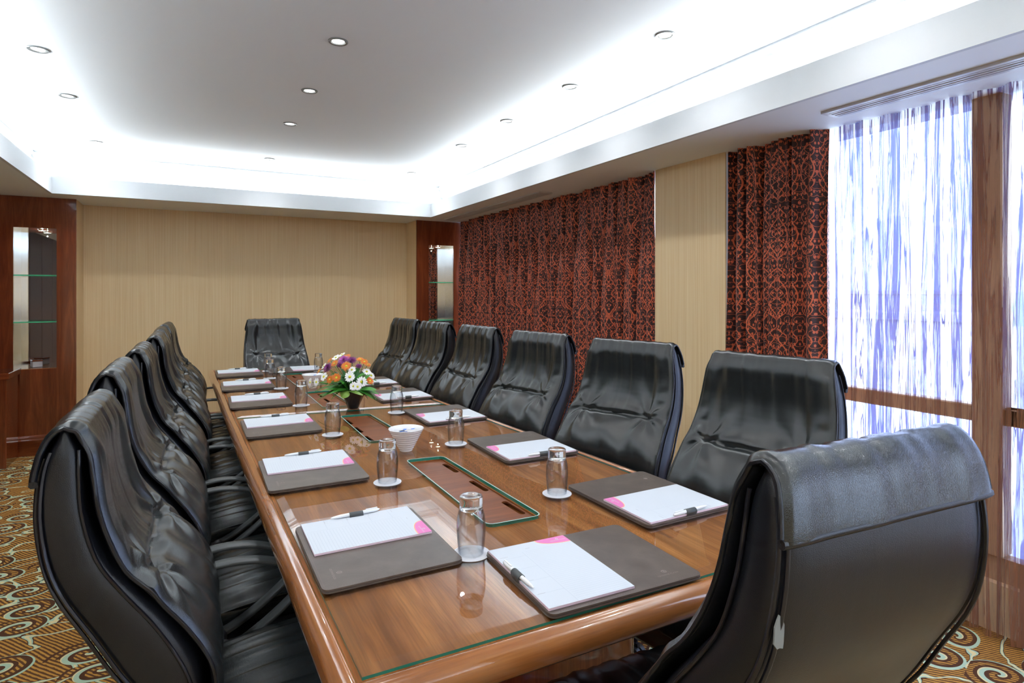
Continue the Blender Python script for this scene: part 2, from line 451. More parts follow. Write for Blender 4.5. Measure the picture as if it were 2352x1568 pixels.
def empty(name, loc=(0, 0, 0), rz=0):
    o = bpy.data.objects.new(name, None); COL.objects.link(o); o.location = loc; o.rotation_euler = (0, 0, rz); o.empty_display_size = .1
    return o
def tag(o, label=None, cat=None, group=None, kind=None):
    if label: o['label'] = label
    if cat: o['category'] = cat
    if group: o['group'] = group
    if kind: o['kind'] = kind
    return o
def kids(o): return [c for c in bpy.data.objects if c.parent is o]
def copy_tree(o, parent=None, cache={}):
    c = o.copy(); COL.objects.link(c)
    if parent: c.parent = parent
    for ch in o.children[:]: copy_tree(ch, c)
    return c
def rrect(x0, x1, y0, y1, r, n=5):
    out = []
    for cx, cy, a0 in ((x1 - r, y1 - r, 0), (x0 + r, y1 - r, 90), (x0 + r, y0 + r, 180), (x1 - r, y0 + r, 270)):
        for i in range(n + 1):
            a = R(a0 + 90 * i / n); out.append((cx + r * math.cos(a), cy + r * math.sin(a)))
    return out
def interp(tab, t):
    """catmull-rom through a table, t in 0..1"""
    n = len(tab) - 1; x = min(max(t, 0), 1) * n; i = min(int(x), n - 1); f = x - i
    p0 = tab[max(i - 1, 0)]; p1 = tab[i]; p2 = tab[i + 1]; p3 = tab[min(i + 2, n)]
    def cr(a, b, c, d): return .5 * ((2 * b) + (-a + c) * f + (2 * a - 5 * b + 4 * c - d) * f * f + (-a + 3 * b - 3 * c + d) * f ** 3)
    if isinstance(p1, (int, float)): return cr(p0, p1, p2, p3)
    return tuple(cr(a, b, c, d) for a, b, c, d in zip(p0, p1, p2, p3))
def text_mesh(txt, size, mat, name, parent, loc, rz=0, ext=0.0):
    cu = bpy.data.curves.new('t', 'FONT'); cu.body = txt; cu.size = size; cu.align_x = 'CENTER'; cu.align_y = 'CENTER'; cu.extrude = ext
    cu.resolution_u = 2
    o = bpy.data.objects.new('t', cu); COL.objects.link(o)
    dg = bpy.context.evaluated_depsgraph_get(); me = bpy.data.meshes.new_from_object(o.evaluated_get(dg))
    bpy.data.objects.remove(o); bpy.data.curves.remove(cu)
    me.name = name; me.materials.clear(); me.materials.append(mat)
    ob = bpy.data.objects.new(name, me); COL.objects.link(ob); ob.parent = parent; ob.location = loc; ob.rotation_euler = (0, 0, rz)
    return ob

# ------------------------------------------------------------------ room shell
XL, XR, YN, YF = -1.90, 2.80, -4.30, 6.83
SOF, LIP, CZ = 2.21, 2.355, 2.59
CX0, CX1, CY0, CY1 = -1.016, 2.29, -3.6, 6.14      # cove opening
b = MB(); b.box(XL - .2, XR + .35, YN - .2, YF + .2, -.12, 0)
tag(b.build('floor', M['carpet']), 'carpet with brown, teal and cream scroll pattern', None, kind='structure')

ceil = MB(); ceil.box(XL - .2, XR + .35, YN - .2, YF + .2, CZ, CZ + .1)
ceil = tag(ceil.build('ceiling', M['ceil']), 'white tray ceiling with lit cove', None, kind='structure')
for (x0, x1, y0, y1) in ((XL - .05, CX0 - .022, YN, YF + .05), (CX1 + .022, XR + .30, YN, YF + .05), (CX0 - .022, CX1 + .022, CY1 + .022, YF + .05), (CX0 - .022, CX1 + .022, YN, CY0 - .022)):
    b = MB(); b.box(x0, x1, y0, y1, SOF, SOF + .03); b.build('soffit', M['white'], ceil)
T_ = .022
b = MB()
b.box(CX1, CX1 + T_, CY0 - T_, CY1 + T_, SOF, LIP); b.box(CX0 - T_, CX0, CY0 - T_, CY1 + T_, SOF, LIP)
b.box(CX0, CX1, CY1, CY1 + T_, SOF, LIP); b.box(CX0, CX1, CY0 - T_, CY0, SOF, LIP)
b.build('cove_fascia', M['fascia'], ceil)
G = .23
b = MB()
b.box(CX1 + G, CX1 + G + .02, CY0 - G, CY1 + G, SOF + .03, CZ); b.box(CX0 - G - .02, CX0 - G, CY0 - G, CY1 + G, SOF + .03, CZ)
b.box(CX0 - G, CX1 + G, CY1 + G, CY1 + G + .02, SOF + .03, CZ); b.box(CX0 - G, CX1 + G, CY0 - G - .02, CY0 - G, SOF + .03, CZ)
b.build('cove_wall', M['white'], ceil)
# stepped cornice
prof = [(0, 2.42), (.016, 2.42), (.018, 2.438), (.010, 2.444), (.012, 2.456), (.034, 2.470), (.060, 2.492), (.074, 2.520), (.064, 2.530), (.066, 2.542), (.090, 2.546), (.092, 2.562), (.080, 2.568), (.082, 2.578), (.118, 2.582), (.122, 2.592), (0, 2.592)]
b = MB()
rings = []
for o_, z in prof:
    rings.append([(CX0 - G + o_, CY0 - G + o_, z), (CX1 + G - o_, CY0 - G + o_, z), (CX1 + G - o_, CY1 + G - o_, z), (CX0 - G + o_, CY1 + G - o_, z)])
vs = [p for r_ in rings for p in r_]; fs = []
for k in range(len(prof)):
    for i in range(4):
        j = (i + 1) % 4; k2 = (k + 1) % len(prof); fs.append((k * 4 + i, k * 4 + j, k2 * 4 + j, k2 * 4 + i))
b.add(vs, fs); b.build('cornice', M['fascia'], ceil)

b = MB(); b.box(XL - .1, XR + .3, YF, YF + .12, 0, CZ); tag(b.build('wall_far', M['paper']), 'beige fine-striped wallpaper wall behind the head chair', None, kind='structure')
b = MB(); b.box(XL - .12, XL, YN, YF, 0, CZ); tag(b.build('wall_left', M['paper']), kind='structure')
b = MB(); b.box(XL - .1, XR + .3, YN - .12, YN, 0, CZ); tag(b.build('wall_near', M['paper']), kind='structure')
b = MB()
for k in range(6): b.box(XL, XL + .022, .6 + k * .72, .6 + k * .72 + .71, .17, SOF, bev=.004)
tag(b.build('trim_1', M['panel']), 'dark wood panelling on the left wall', kind='structure')
# window wall: piers, head, low sill
WX = XR
wr = MB()
wr.box(WX - .06, WX + .32, 2.485, 3.083, 0, SOF + .03); wr.box(WX, WX + .32, 6.43, YF, 0, SOF + .03); wr.box(WX, WX + .32, -1.05, -.55, 0, SOF + .03); wr.box(WX, WX + .32, YN, -3.95, 0, SOF + .03)
wr.box(WX + .10, WX + .32, -.55, 2.505, 0, .20); wr.box(WX + .10, WX + .32, -3.95, -1.05, 0, .20); wr.box(WX + .10, WX + .32, 3.115, 6.43, 0, .20)
wr.box(WX + .10, WX + .32, YN, YF, 2.285, CZ)
wr = tag(wr.build('wall_right', M['paper']), 'wallpapered window wall and pier between the curtains', None, kind='structure')

def window(name, y0, y1, mull, label):
    root = empty(name, (WX + .165, y0, 0)); tag(root, label, None, kind='structure')
    L = y1 - y0; X = 0
    f = MB()
    f.box(X - .03, X + .03, 0, .05, .2, 2.285); f.box(X - .03, X + .03, L - .05, L, .2, 2.285)
    f.box(X - .03, X + .03, .05, L - .05, .2, .30); f.box(X - .03, X + .03, .05, L - .05, 2.262, 2.285)
    f.build('window_frame', M['frame'], root)
    ys = [0.05] + [m - y0 for m in mull] + [L - .05]
    for m in mull:
        g = MB(); g.box(X - .045, X + .045, m - y0 - .055, m - y0 + .055, .3, 2.262, bev=.006); g.build('mullion', M['frame'], root)
    for i in range(len(ys) - 1):
        a = ys[i] + (.055 if i else 0); c = ys[i + 1] - (.055 if i < len(ys) - 2 else 0)
        g = MB(); g.box(X - .035, X + .035, a, c, .845, .915, bev=.005); g.build('transom', M['frame'], root)
        for z0, z1 in ((.3, .845), (.915, 2.262)):
            g = MB(); g.box(X - .004, X + .004, a, c, z0, z1); g.build('pane', M['wglass'], root)
window('window_1', -.55, 2.505, (1.265, .1), 'window behind the sheer curtain with tan frame')
window('fill_window', -3.95, -1.05, (-2.9, -2.0), 'added uncurtained window behind the camera position, for more daylight')  # added out of view so more daylight reaches chairs and walls
window('window_2', 3.115, 6.43, (4.2, 5.2), 'window hidden behind the closed red-brown drape')

def moulding(name, pts, side):
    """dark skirting with a stepped top swept along pts (inner side = left of travel)"""
    prof = [(0, 0), (.016, 0), (.016, .115), (.020, .120), (.020, .132), (.012, .140), (.012, .150), (.006, .165), (0, .17)]
    b = MB(); n = len(prof)
    for (x0, y0), (x1, y1) in zip(pts[:-1], pts[1:]):
        d = Vector((x1 - x0, y1 - y0)).normalized(); nrm = Vector((-d.y, d.x))
        vs = [(x0 + nrm.x * o, y0 + nrm.y * o, z) for o, z in prof] + [(x1 + nrm.x * o, y1 + nrm.y * o, z) for o, z in prof]
        b.add(vs, [(i, (i + 1) % n, (i + 1) % n + n, i + n) for i in range(n)] + [tuple(range(n - 1, -1, -1)), tuple(range(n, 2 * n))])
    return tag(b.build(name, M['mahogx'], smooth=40), kind='structure')
moulding('baseboard_right', [(WX - .06, 2.485), (WX - .06, 3.083)], 'r')
moulding('baseboard_far', [(2.24, YF), (-.89, YF)], 'f')
moulding('baseboard_left', [(XL, 6.40), (XL, YN)], 'l')

# ------------------------------------------------------------------ outside
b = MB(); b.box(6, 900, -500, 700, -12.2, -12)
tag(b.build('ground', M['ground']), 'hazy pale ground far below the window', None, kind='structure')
def hill(x, y, w_, h_, d_):
    b = MB()
    b.grid(lambda u, v: (x + (v - .5) * d_, y + (u - .5) * w_, -12 + h_ * (math.sin(math.pi * u) ** 1.2) * math.sin(math.pi * v) * (1 + .12 * math.sin(u * 19) + .07 * math.sin(u * 43))), 40, 12)
    return b.build('hill', M['hill'], smooth=180)
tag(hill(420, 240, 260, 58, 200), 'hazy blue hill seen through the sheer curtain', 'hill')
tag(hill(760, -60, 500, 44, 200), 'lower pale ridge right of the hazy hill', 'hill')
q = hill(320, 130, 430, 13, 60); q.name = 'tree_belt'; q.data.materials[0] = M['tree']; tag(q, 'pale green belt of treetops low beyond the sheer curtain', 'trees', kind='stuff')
def building(x, y, wd, dp, h, lab):
    r = empty('building', (x, y, -12)); tag(r, lab, 'building', None)
    b = MB(); b.box(-dp / 2, dp / 2, -wd / 2, wd / 2, 0, h); b.build('wall', M['bldg'], r)
    b = MB(); b.box(-dp / 2 - .4, dp / 2 + .4, -wd / 2 - .4, wd / 2 + .4, h, h + 1); b.box(-1.5, 1.5, -2, 2, h + 1, h + 3); b.build('roof', M['bldg'], r)
    for fz in range(int(h / 3.2)):
        for k in range(int(wd / 4)):
            b = MB(); b.box(-dp / 2 - .1, -dp / 2 + .1, -wd / 2 + 1 + k * 4, -wd / 2 + 2.8 + k * 4, 1 + fz * 3.2, 2.6 + fz * 3.2); b.build('window', M['bwin'], r)
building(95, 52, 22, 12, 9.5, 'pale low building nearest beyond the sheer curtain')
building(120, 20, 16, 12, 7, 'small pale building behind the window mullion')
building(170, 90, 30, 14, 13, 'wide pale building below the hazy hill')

# ------------------------------------------------------------------ curtains
def curtain(name, y0, y1, z0, z1, xc, amp, nf, mat, seed, width=1.9, sharp=True):
    rs = random.Random(seed)
    ph = [rs.uniform(0, 6.28) for _ in range(6)]
    N = int(nf * 16) + 1
    def X(u, v):
        u2 = u + .006 * math.sin(7 * v + ph[0]) + .02 * math.sin(3 * u + ph[1]) * v
        a = math.sin(2 * math.pi * nf * u2 + 1.4 * math.sin(2 * math.pi * u * nf * .23 + ph[2]))
        if sharp: a = 1 - 2 * abs(math.sin(math.pi * nf * u2 + .9 * math.sin(2 * math.pi * u * nf * .21 + ph[2]) + .5 * math.sin(2 * math.pi * u * nf * .37 + ph[0]))) ** .85
        else: a = math.copysign(abs(a) ** .75, a)
        return xc + amp * (a * (.85 + .25 * math.sin(5 * u + ph[3])) + .28 * math.sin(2 * math.pi * nf * 2.3 * u + ph[4] + v)) * (.8 + .2 * v)
    def fn(u, v):
        z = z1 + (z0 - z1) * v
        y = y0 + (y1 - y0) * u + .012 * min(1, 8 * u, 8 - 8 * u) * math.sin(2 * math.pi * nf * .5 * u + 2.5 * v + ph[5])
        return (X(u, v), y, z)
    b = MB(); b.grid(fn, N, 26, 0, uvfn=lambda u, v: (u * (y1 - y0) * width, (1 - v) * (z1 - z0)))
    o = b.build(name, mat, smooth=180); return o
dz0 = .012
c = curtain('drape', 3.092, 6.40, dz0, 2.222, 2.800, .075, 21, M['drape'], 3); tag(c, 'closed dark red-brown drape with orange vine pattern, left of the pier', 'curtain')
h = MB(); h.grid(lambda u, v: (2.90 - .155 * u, 3.087, 2.2 - 2.18 * v), 3, 20); h.build('lining', M['lining'], c, smooth=180)
c = curtain('drape', 1.89, 2.476, dz0, 2.222, 2.798, .068, 5.2, M['drape'], 11); tag(c, 'short open drape with orange vine pattern between pier and sheer', 'curtain')
h = MB(); h.grid(lambda u, v: (2.90 - .155 * u, 2.481, 2.2 - 2.18 * v), 3, 20); h.build('lining', M['lining'], c, smooth=180)
c = curtain('sheer_curtain', -.50, 1.872, dz0, 2.222, 2.84, .022, 20, M['sheer'], 5, 1.6, False); tag(c, 'crinkled brown-violet sheer curtain over the bright window', 'curtain')
c.location.x = -.012

# ------------------------------------------------------------------ downlights
LX = (-.667, .617, 1.945); LY = (-2.7, -1.9, -1.1, -.3, .5, 1.3, 2.12, 2.91, 3.70, 4.49, 5.76)
dl = empty('downlight', (0, 0, CZ))
b = MB(); b.lathe([(.047, 0), (.047, -.003), (.044, -.006), (.034, -.005), (.031, .004), (.029, .012), (.029, .0)], 28, closed=True); b.build('trim_ring', M['ringm'], dl, smooth=40)
b = MB(); b.lathe([(.029, -.001), (.020, -.0015), (.006, -.002)], 24); b.build('lamp_face', M['lampface'], dl)
rown = {2.12: 'nearest visible', 2.91: 'second', 3.70: 'third', 4.49: 'fourth', 5.76: 'farthest', -2.7: 'hidden', -1.9: 'hidden', -1.1: 'hidden', -.3: 'hidden', .5: 'hidden', 1.3: 'hidden'}
first = True
for i, x in enumerate(LX):
    for y in LY:
        if y < 2: # unseen lamps and fittings, added to bring more light into the room
            pass
        o = dl if first else copy_tree(dl)
        first = False
        o.location = (x, y, CZ)
        side = ('left', 'middle', 'right')[i]
        if y < 2 or (i < 2 and y < 2.5) or (i == 0 and y < 3):
            lab = 'recessed round ceiling downlight of the %s row, added outside the frame, %s from the far wall' % (side, {-2.7: 'eleventh', -1.9: 'tenth', -1.1: 'ninth', -.3: 'eighth', .5: 'seventh', 1.3: 'sixth', 2.12: 'fifth', 2.91: 'fourth'}[y])
        else:
            lab = 'recessed round ceiling downlight, %s of the %s row' % (rown[y], side)
        tag(o, lab, 'ceiling light', 'recessed downlights in the tray ceiling')
        l = bpy.data.lights.new('downlight_beam', 'SPOT'); l.energy = 5.5; l.spot_size = R(140); l.spot_blend = 1; l.color = (.97, .985, 1); l.shadow_soft_size = .018; l.specular_factor = .8
        lo = bpy.data.objects.new('downlight_beam', l); COL.objects.link(lo); lo.location = (x, y, CZ - .022)

# ------------------------------------------------------------------ slot vents in the soffit
def vent(x0, x1, y0, y1, lab):
    r = empty('air_vent', ((x0 + x1) / 2, y0, SOF)); W = (x1 - x0) / 2; L = y1 - y0
    b = MB(); z = -.012
    b.box(-W, -W + .022, 0, L, z, 0); b.box(W - .022, W, 0, L, z, 0); b.box(-W + .022, W - .022, 0, .02, z, 0); b.box(-W + .022, W - .022, L - .02, L, z, 0)
    b.build('frame', M['vent'], r)
    b = MB(); b.box(-W + .022, W - .022, .02, L - .02, -.003, -.001); b.build('backing', M['dark'], r)
    q = W - .022
    for k in range(3):
        c_ = -q + q * (k + .5) * 2 / 3
        b = MB(); b.box(c_ - q * .20, c_ + q * .20, .02, L - .02, -.012, -.004, bev=.002); b.build('slat', M['vent'], r)
    tag(r, lab, 'vent')
vent(2.515, 2.635, -.2, 1.73, 'white slotted air vent in the soffit above the sheer curtain')
vent(2.475, 2.595, 4.15, 6.22, 'white slotted air vent in the soffit above the long closed drape')

# ------------------------------------------------------------------ display cabinets
def cabinet(x0, x1, yf, ox0, ox1, oz0, oz1, shelves, silver_left, label, panel_side):
    r = empty('display_cabinet', ((x0 + x1) / 2, yf, 0)); cx = (x0 + x1) / 2
    tag(r, label, 'cabinet')
    def B(name, mat, *a, bev=0, **k):
        b = MB(); b.box(a[0] - cx, a[1] - cx, a[2] - yf, a[3] - yf, a[4], a[5], bev=bev); return b.build(name, mat, r)
    zt = SOF
    B('front_panel', M['mahog'], x0, ox0, yf, yf + .022, 0, zt); B('front_panel', M['mahog'], ox1, x1, yf, yf + .022, 0, zt)
    B('front_panel', M['mahog'], ox0, ox1, yf, yf + .022, oz1, zt); B('front_panel', M['mahog'], ox0, ox1, yf, yf + .022, 0, oz0)
    if panel_side == 'right': B('side_panel', M['paper'], x1 - .02, x1, yf + .022, YF, 0, zt)
    else: B('side_panel', M['paper'], x0, x0 + .02, yf + .022, YF, 0, zt)
    D = yf + .27
    B('mirror_back', M['mirror'], ox0, ox1, D, D + .006, oz0, oz1)
    sl = B('niche_side', M['silver'] if silver_left else M['mahog'], ox0 - .01, ox0, yf + .022, D + .006, oz0, oz1)
    sr = B('niche_side', M['mahog'] if silver_left else M['silver'], ox1, ox1 + .01, yf + .022, D + .006, oz0, oz1)
    (sl if silver_left else sr)['label'] = 'frosted silver niche side'
    B('niche_top', M['mahog'], ox0 - .01, ox1 + .01, yf + .022, D + .006, oz1, oz1 + .012)
    B('ledge', M['ledge'], ox0 - .01, ox1 + .01, yf + .022, D + .006, oz0 - .012, oz0 + .004)
    for z in shelves:
        b = MB(); a = [v - cx for v in (ox0, ox1)]
        b.prism([(a[0], .06), (a[1], .06), (a[1], .268), (a[0], .268)], z - .005, z + .005, 0, mside=1)
        b.build('glass_shelf', [M['wglass'], M['shelfedge']], r)
    mx = (ox0 + ox1) / 2 - cx
    b = MB(); b.lathe([(.034, oz1), (.034, oz1 - .006), (.028, oz1 - .010)], 20, (mx + .02, .16, 0)); p = b.build('puck_light', M['chrome'], r, smooth=40)
    b = MB(); b.lathe([(.026, oz1 - .0101), (.005, oz1 - .012)], 20, (mx + .02, .16, 0)); b.build('lamp_face', M['puck'], p)
    l = bpy.data.lights.new('puck_beam', 'POINT'); l.energy = .35; l.color = (.9, 1, .85); l.shadow_soft_size = .003; l.specular_factor = .05
    lo = bpy.data.objects.new('puck_beam', l); COL.objects.link(lo); lo.location = (mx + .02 + cx, yf + .16, oz1 - .04)
    prof = [(0, 0), (.016, 0), (.016, .115), (.020, .120), (.020, .132), (.012, .140), (.012, .150), (.006, .165), (0, .17)]
    b = MB(); n = len(prof)
    vs = [(x0 - cx, -o, z) for o, z in prof] + [(x1 - cx, -o, z) for o, z in prof]
    b.add(vs, [(i, (i + 1) % n, (i + 1) % n + n, i + n) for i in range(n)] + [tuple(range(n)), tuple(range(2 * n - 1, n - 1, -1))]); b.build('plinth_moulding', M['mahogx'], r, smooth=40)
    return r
cabinet(XL, -.893, 6.44, -1.328, -1.032, .735, 1.945, (1.54, 1.136), True, 'mahogany display cabinet at far left with mirrored niche and lit green shelves', 'right')
cabinet(2.243, 2.80, 6.47, 2.388, 2.694, .70, 1.935, (1.509, 1.07), False, 'mahogany display cabinet in the far corner beside the closed drape', 'left')
# small box on the ledge of the left cabinet
r = empty('small_box', (-1.20, 6.60, .74), R(20)); tag(r, 'small brown and white box on the ledge of the left cabinet niche', 'box')
b = MB(); b.box(-.035, .035, -.05, .05, 0, .05, bev=.003); b.build('box_body', M['paperw'], r)
b = MB(); b.box(-.037, .037, -.052, .052, .05, .062, bev=.003); b.build('box_lid', M['mahogx'], r)

# console at left edge
r = empty('console_table', (-1.60, 6.22, 0)); tag(r, 'mahogany console table against the left display cabinet', 'table')
b = MB(); b.box(-.30, .33, -.19, .20, .705, .755, bev=.004); b.build('table_top', M['mahogx'], r)
b = MB(); b.box(.27, .31, -.17, .19, 0, .705, bev=.003); b.build('leg', M['mahog'], r)
b = MB(); b.box(-.29, -.25, -.17, .19, 0, .705, bev=.003); b.build('leg', M['mahog'], r)
b = MB(); b.box(-.25, .27, -.15, -.13, .60, .705); b.build('apron', M['mahogx'], r)

# side table by the drape with rattan box
r = empty('side_table', (2.46, 5.75, 0)); tag(r, 'dark wood side table beside the closed drape behind the right chairs', 'table')
b = MB(); b.box(-.21, .21, -.55, .55, .575, .61, bev=.004); b.build('table_top', M['mahogx'], r)
for sx in (-.18, .15):
    for sy in (-.52, .49):
        b = MB(); b.box(sx, sx + .03, sy, sy + .03, 0, .575, bev=.002); b.build('leg', M['mahog'], r)
b = MB(); b.box(-.18, .18, -.52, .52, .12, .14); b.build('lower_shelf', M['mahogx'], r)
b = MB(); b.box(-.18, .18, -.52, -.50, .50, .575); b.box(-.18, .18, .50, .52, .50, .575); b.build('apron', M['mahogx'], r)
r = empty('rattan_box', (2.40, 6.02, .61)); tag(r, 'yellow slatted rattan box on the dark side table by the drape', 'box')
for k in range(5):
    b = MB(); b.box(-.12, .12, -.11, .11, .001 + k * .032, .029 + k * .032, bev=.004); b.build('slat', M['sat'], r)

# ------------------------------------------------------------------ conference table
NL, NR = Vector((.252, 1.003)), Vector((1.435, .993))
JL, JR = Vector((.206, 3.378)), Vector((1.291, 3.25))
FL, FR = Vector((.172, 5.54)), Vector((1.185, 5.31))
def edge_x(y, left):
    a, b_, c_ = (NL, JL, FL) if left else (NR, JR, FR)
    p, q = (a, b_) if y < b_.y else (b_, c_)
    t_ = (y - p.y) / (q.y - p.y); return p.x + (q.x - p.x) * t_
def offset(poly, d):
    n = len(poly); out = []
    for i in range(n):
        p0, p1, p2 = poly[i - 1], poly[i], poly[(i + 1) % n]
        d1 = (p1 - p0).normalized(); d2 = (p2 - p1).normalized()
        n1 = Vector((d1.y, -d1.x)); n2 = Vector((d2.y, -d2.x))
        m_ = (n1 + n2).normalized(); out.append(p1 + m_ * (d / max(.3, m_.dot(n1))))
    return out
tbl = empty('conference_table', (.80, 3.2, 0)); TO = Vector((.80, 3.2))
tag(tbl, 'long polished wood conference table topped with two clear glass sheets', 'table')
loc = lambda p: (p[0] - TO.x, p[1] - TO.y)
OUT = [NL, NR, JR, FR, FL, JL]
# cut-outs (quads): near pair, far pair
HO = [[(.722, 1.487), (.889, 1.480), (.868, 2.195), (.725, 2.21)], [(.678, 2.56), (.850, 2.56), (.828, 3.15), (.683, 3.165)],
      [(.650, 3.45), (.810, 3.44), (.795, 4.02), (.645, 4.03)], [(.640, 4.34), (.785, 4.33), (.770, 5.0), (.628, 5.01)]]
def round_poly(q, r, n=4):
    out = []; q = [Vector(p) for p in q]
    for i in range(len(q)):
        p0, p1, p2 = q[i - 1], q[i], q[(i + 1) % len(q)]
        a = p1 + (p0 - p1).normalized() * r; c_ = p1 + (p2 - p1).normalized() * r
        for k in range(n + 1):
            t_ = k / n; out.append(tuple((a * (1 - t_) ** 2 + p1 * 2 * t_ * (1 - t_) + c_ * t_ ** 2)))
    return out
holes = [[loc(p) for p in round_poly(q, .025)] for q in HO]
wood_holes = [[loc(p) for p in offset([Vector(x) for x in q], -.004)] for q in HO]
b = MB(); b.prism([loc(p) for p in offset(OUT, .008)], .700, .7392, 0, holes=wood_holes); b.build('tabletop', M['top'], tbl)
# lids with cable slots
def slotloop(cx, cy, L, W, ang):
    out = []
    for s_ in (1, -1):
        for k in range(5):
            a = R(-90 + 180 * k / 4) if s_ == 1 else R(90 + 180 * k / 4)
            p = Vector((W * math.cos(a), s_ * L / 2)) if False else Vector((s_ * L / 2 + W * math.cos(a), W * math.sin(a)))
            out.append((cx + p.x * math.cos(ang) - p.y * math.sin(ang), cy + p.x * math.sin(ang) + p.y * math.cos(ang)))
    return out
for hi, q in enumerate(HO):
    v = [Vector(p) for p in q]
    lid_loop = [loc(p) for p in offset(v, -.0055)]
    sl = []
    for k in range(3):
        t_ = (.17, .5, .83)[k]
        if hi in (0,): side = .86
        elif hi == 1: side = .13
        else: side = .5
        a = v[0] + (v[3] - v[0]) * t_; c_ = v[1] + (v[2] - v[1]) * t_
        p = a + (c_ - a) * side; p = loc(p)
        sl.append(slotloop(p[0], p[1], .105, .010, R(92)))
    b = MB(); b.prism(lid_loop, .731, .7365, 0, holes=sl); b.build('cable_lid', M['lid'], tbl)
    b = MB(); b.prism([loc(p) for p in offset(v, .002)], .7005, .7055, 0)
    o = b.build('cable_tray', M['dark'], tbl); o.location.z = -.012
# edge moulding: four runs
ep = [(.008, .7392), (.010, .7425), (.013, .7448), (.018, .746), (.028, .7445), (.038, .739), (.046, .729), (.050, .716), (.049, .703), (.043, .691), (.034, .683), (.022, .678), (.008, .676), (.008, .700)]
loops = [offset(OUT, o_) for o_, z in ep]
K = len(ep)
runs = [((0, 1), 'edgex'), ((1, 2), 'edge'), ((2, 3), 'edge'), ((3, 4), 'edgex'), ((4, 5), 'edge'), ((5, 0), 'edge')]
for (i, j), mt in runs:
    b = MB(); vs = []
    for idx in (i, j):
        for k in range(K): p = loc(loops[k][idx]); vs.append((p[0], p[1], ep[k][1]))
    b.add(vs, [(k, (k + 1) % K, (k + 1) % K + K, k + K) for k in range(K)] + [tuple(range(K)), tuple(range(2 * K - 1, K - 1, -1))])
    b.build('edge_moulding', M[mt], tbl, smooth=35)
# glass sheets with ground bevel
def glass_sheet(quad, hl, name):
    q = [Vector(p) for p in quad]; zt, zb, ze = .750, .7397, .7452; bw = .024
    inner = offset(q, -bw)
    b = MB()
    polys = [[Vector((*loc(p), 0)) for p in inner]] + [[Vector((x, y, 0)) for x, y in h_] for h_ in hl]
    flat = [p for l in polys for p in l]
    tr = tessellate_polygon(polys)
    def fix(t3, up):
        a, b_, c_ = t3
        ar = (flat[b_] - flat[a]).cross(flat[c_] - flat[a]).z
        if (ar < 0) == up: b_, c_ = c_, b_
        return (a, b_, c_)
    b.add([(p.x, p.y, zt) for p in flat], [fix(t3, True) for t3 in tr], 0)
    ql = [loc(p) for p in q]; il = [loc(p) for p in inner]
    vs = [(p[0], p[1], ze) for p in ql] + [(p[0], p[1], zt) for p in il]
    n = len(q); b.add(vs, [(i, (i + 1) % n, (i + 1) % n + n, i + n) for i in range(n)], 2)
    vs = [(p[0], p[1], zb) for p in ql] + [(p[0], p[1], ze) for p in ql]
    b.add(vs, [(i, (i + 1) % n, (i + 1) % n + n, i + n) for i in range(n)], 1)
    for h_ in hl:
        m_ = len(h_)
        b.add([(x, y, zb) for x, y in h_] + [(x, y, zt) for x, y in h_], [(i, i + m_, (i + 1) % m_ + m_, (i + 1) % m_) for i in range(m_)], 1)
        ho = [(p.x, p.y) for p in offset([Vector(p) for p in h_], .0035)]
        b.add([(x, y, zt + .0002) for x, y in h_] + [(x, y, zt + .0002) for x, y in ho], [(i, (i + 1) % m_, (i + 1) % m_ + m_, i + m_) for i in range(m_)], 3)
    return b.build(name, [M['tglass'], M['gedge'], M['bevel'], M['rim']], tbl)
M['rim'] = plain('ground_glass_rim', (.30, .52, .47), .35)
g = .0015
glass_sheet([NL, NR, JR - Vector((0, g)), JL - Vector((0, g))], holes[:2], 'glass_top')
glass_sheet([JL + Vector((0, g)), JR + Vector((0, g)), FR, FL], holes[2:], 'glass_top')
# pedestals
for (cy, nm) in ((1.62, 0), (4.75, 1)):
    b = MB(); lp = [(x - TO.x, y - TO.y) for x, y in rrect(.52, 1.13, cy - .28, cy + .28, .035)]
    b.prism(lp, .06, .700); b.build('pedestal', M['mahog'], tbl, smooth=30)
    b = MB(); lp = [(x - TO.x, y - TO.y) for x, y in rrect(.50, 1.15, cy - .30, cy + .30, .035)]
    b.prism(lp, 0, .06); b.build('plinth', M['mahogx'], tbl)
b = MB(); b.box(-.03, .03, -1.3, 1.27, .25, .695); b.build('stretcher_panel', M['mahog'], tbl)

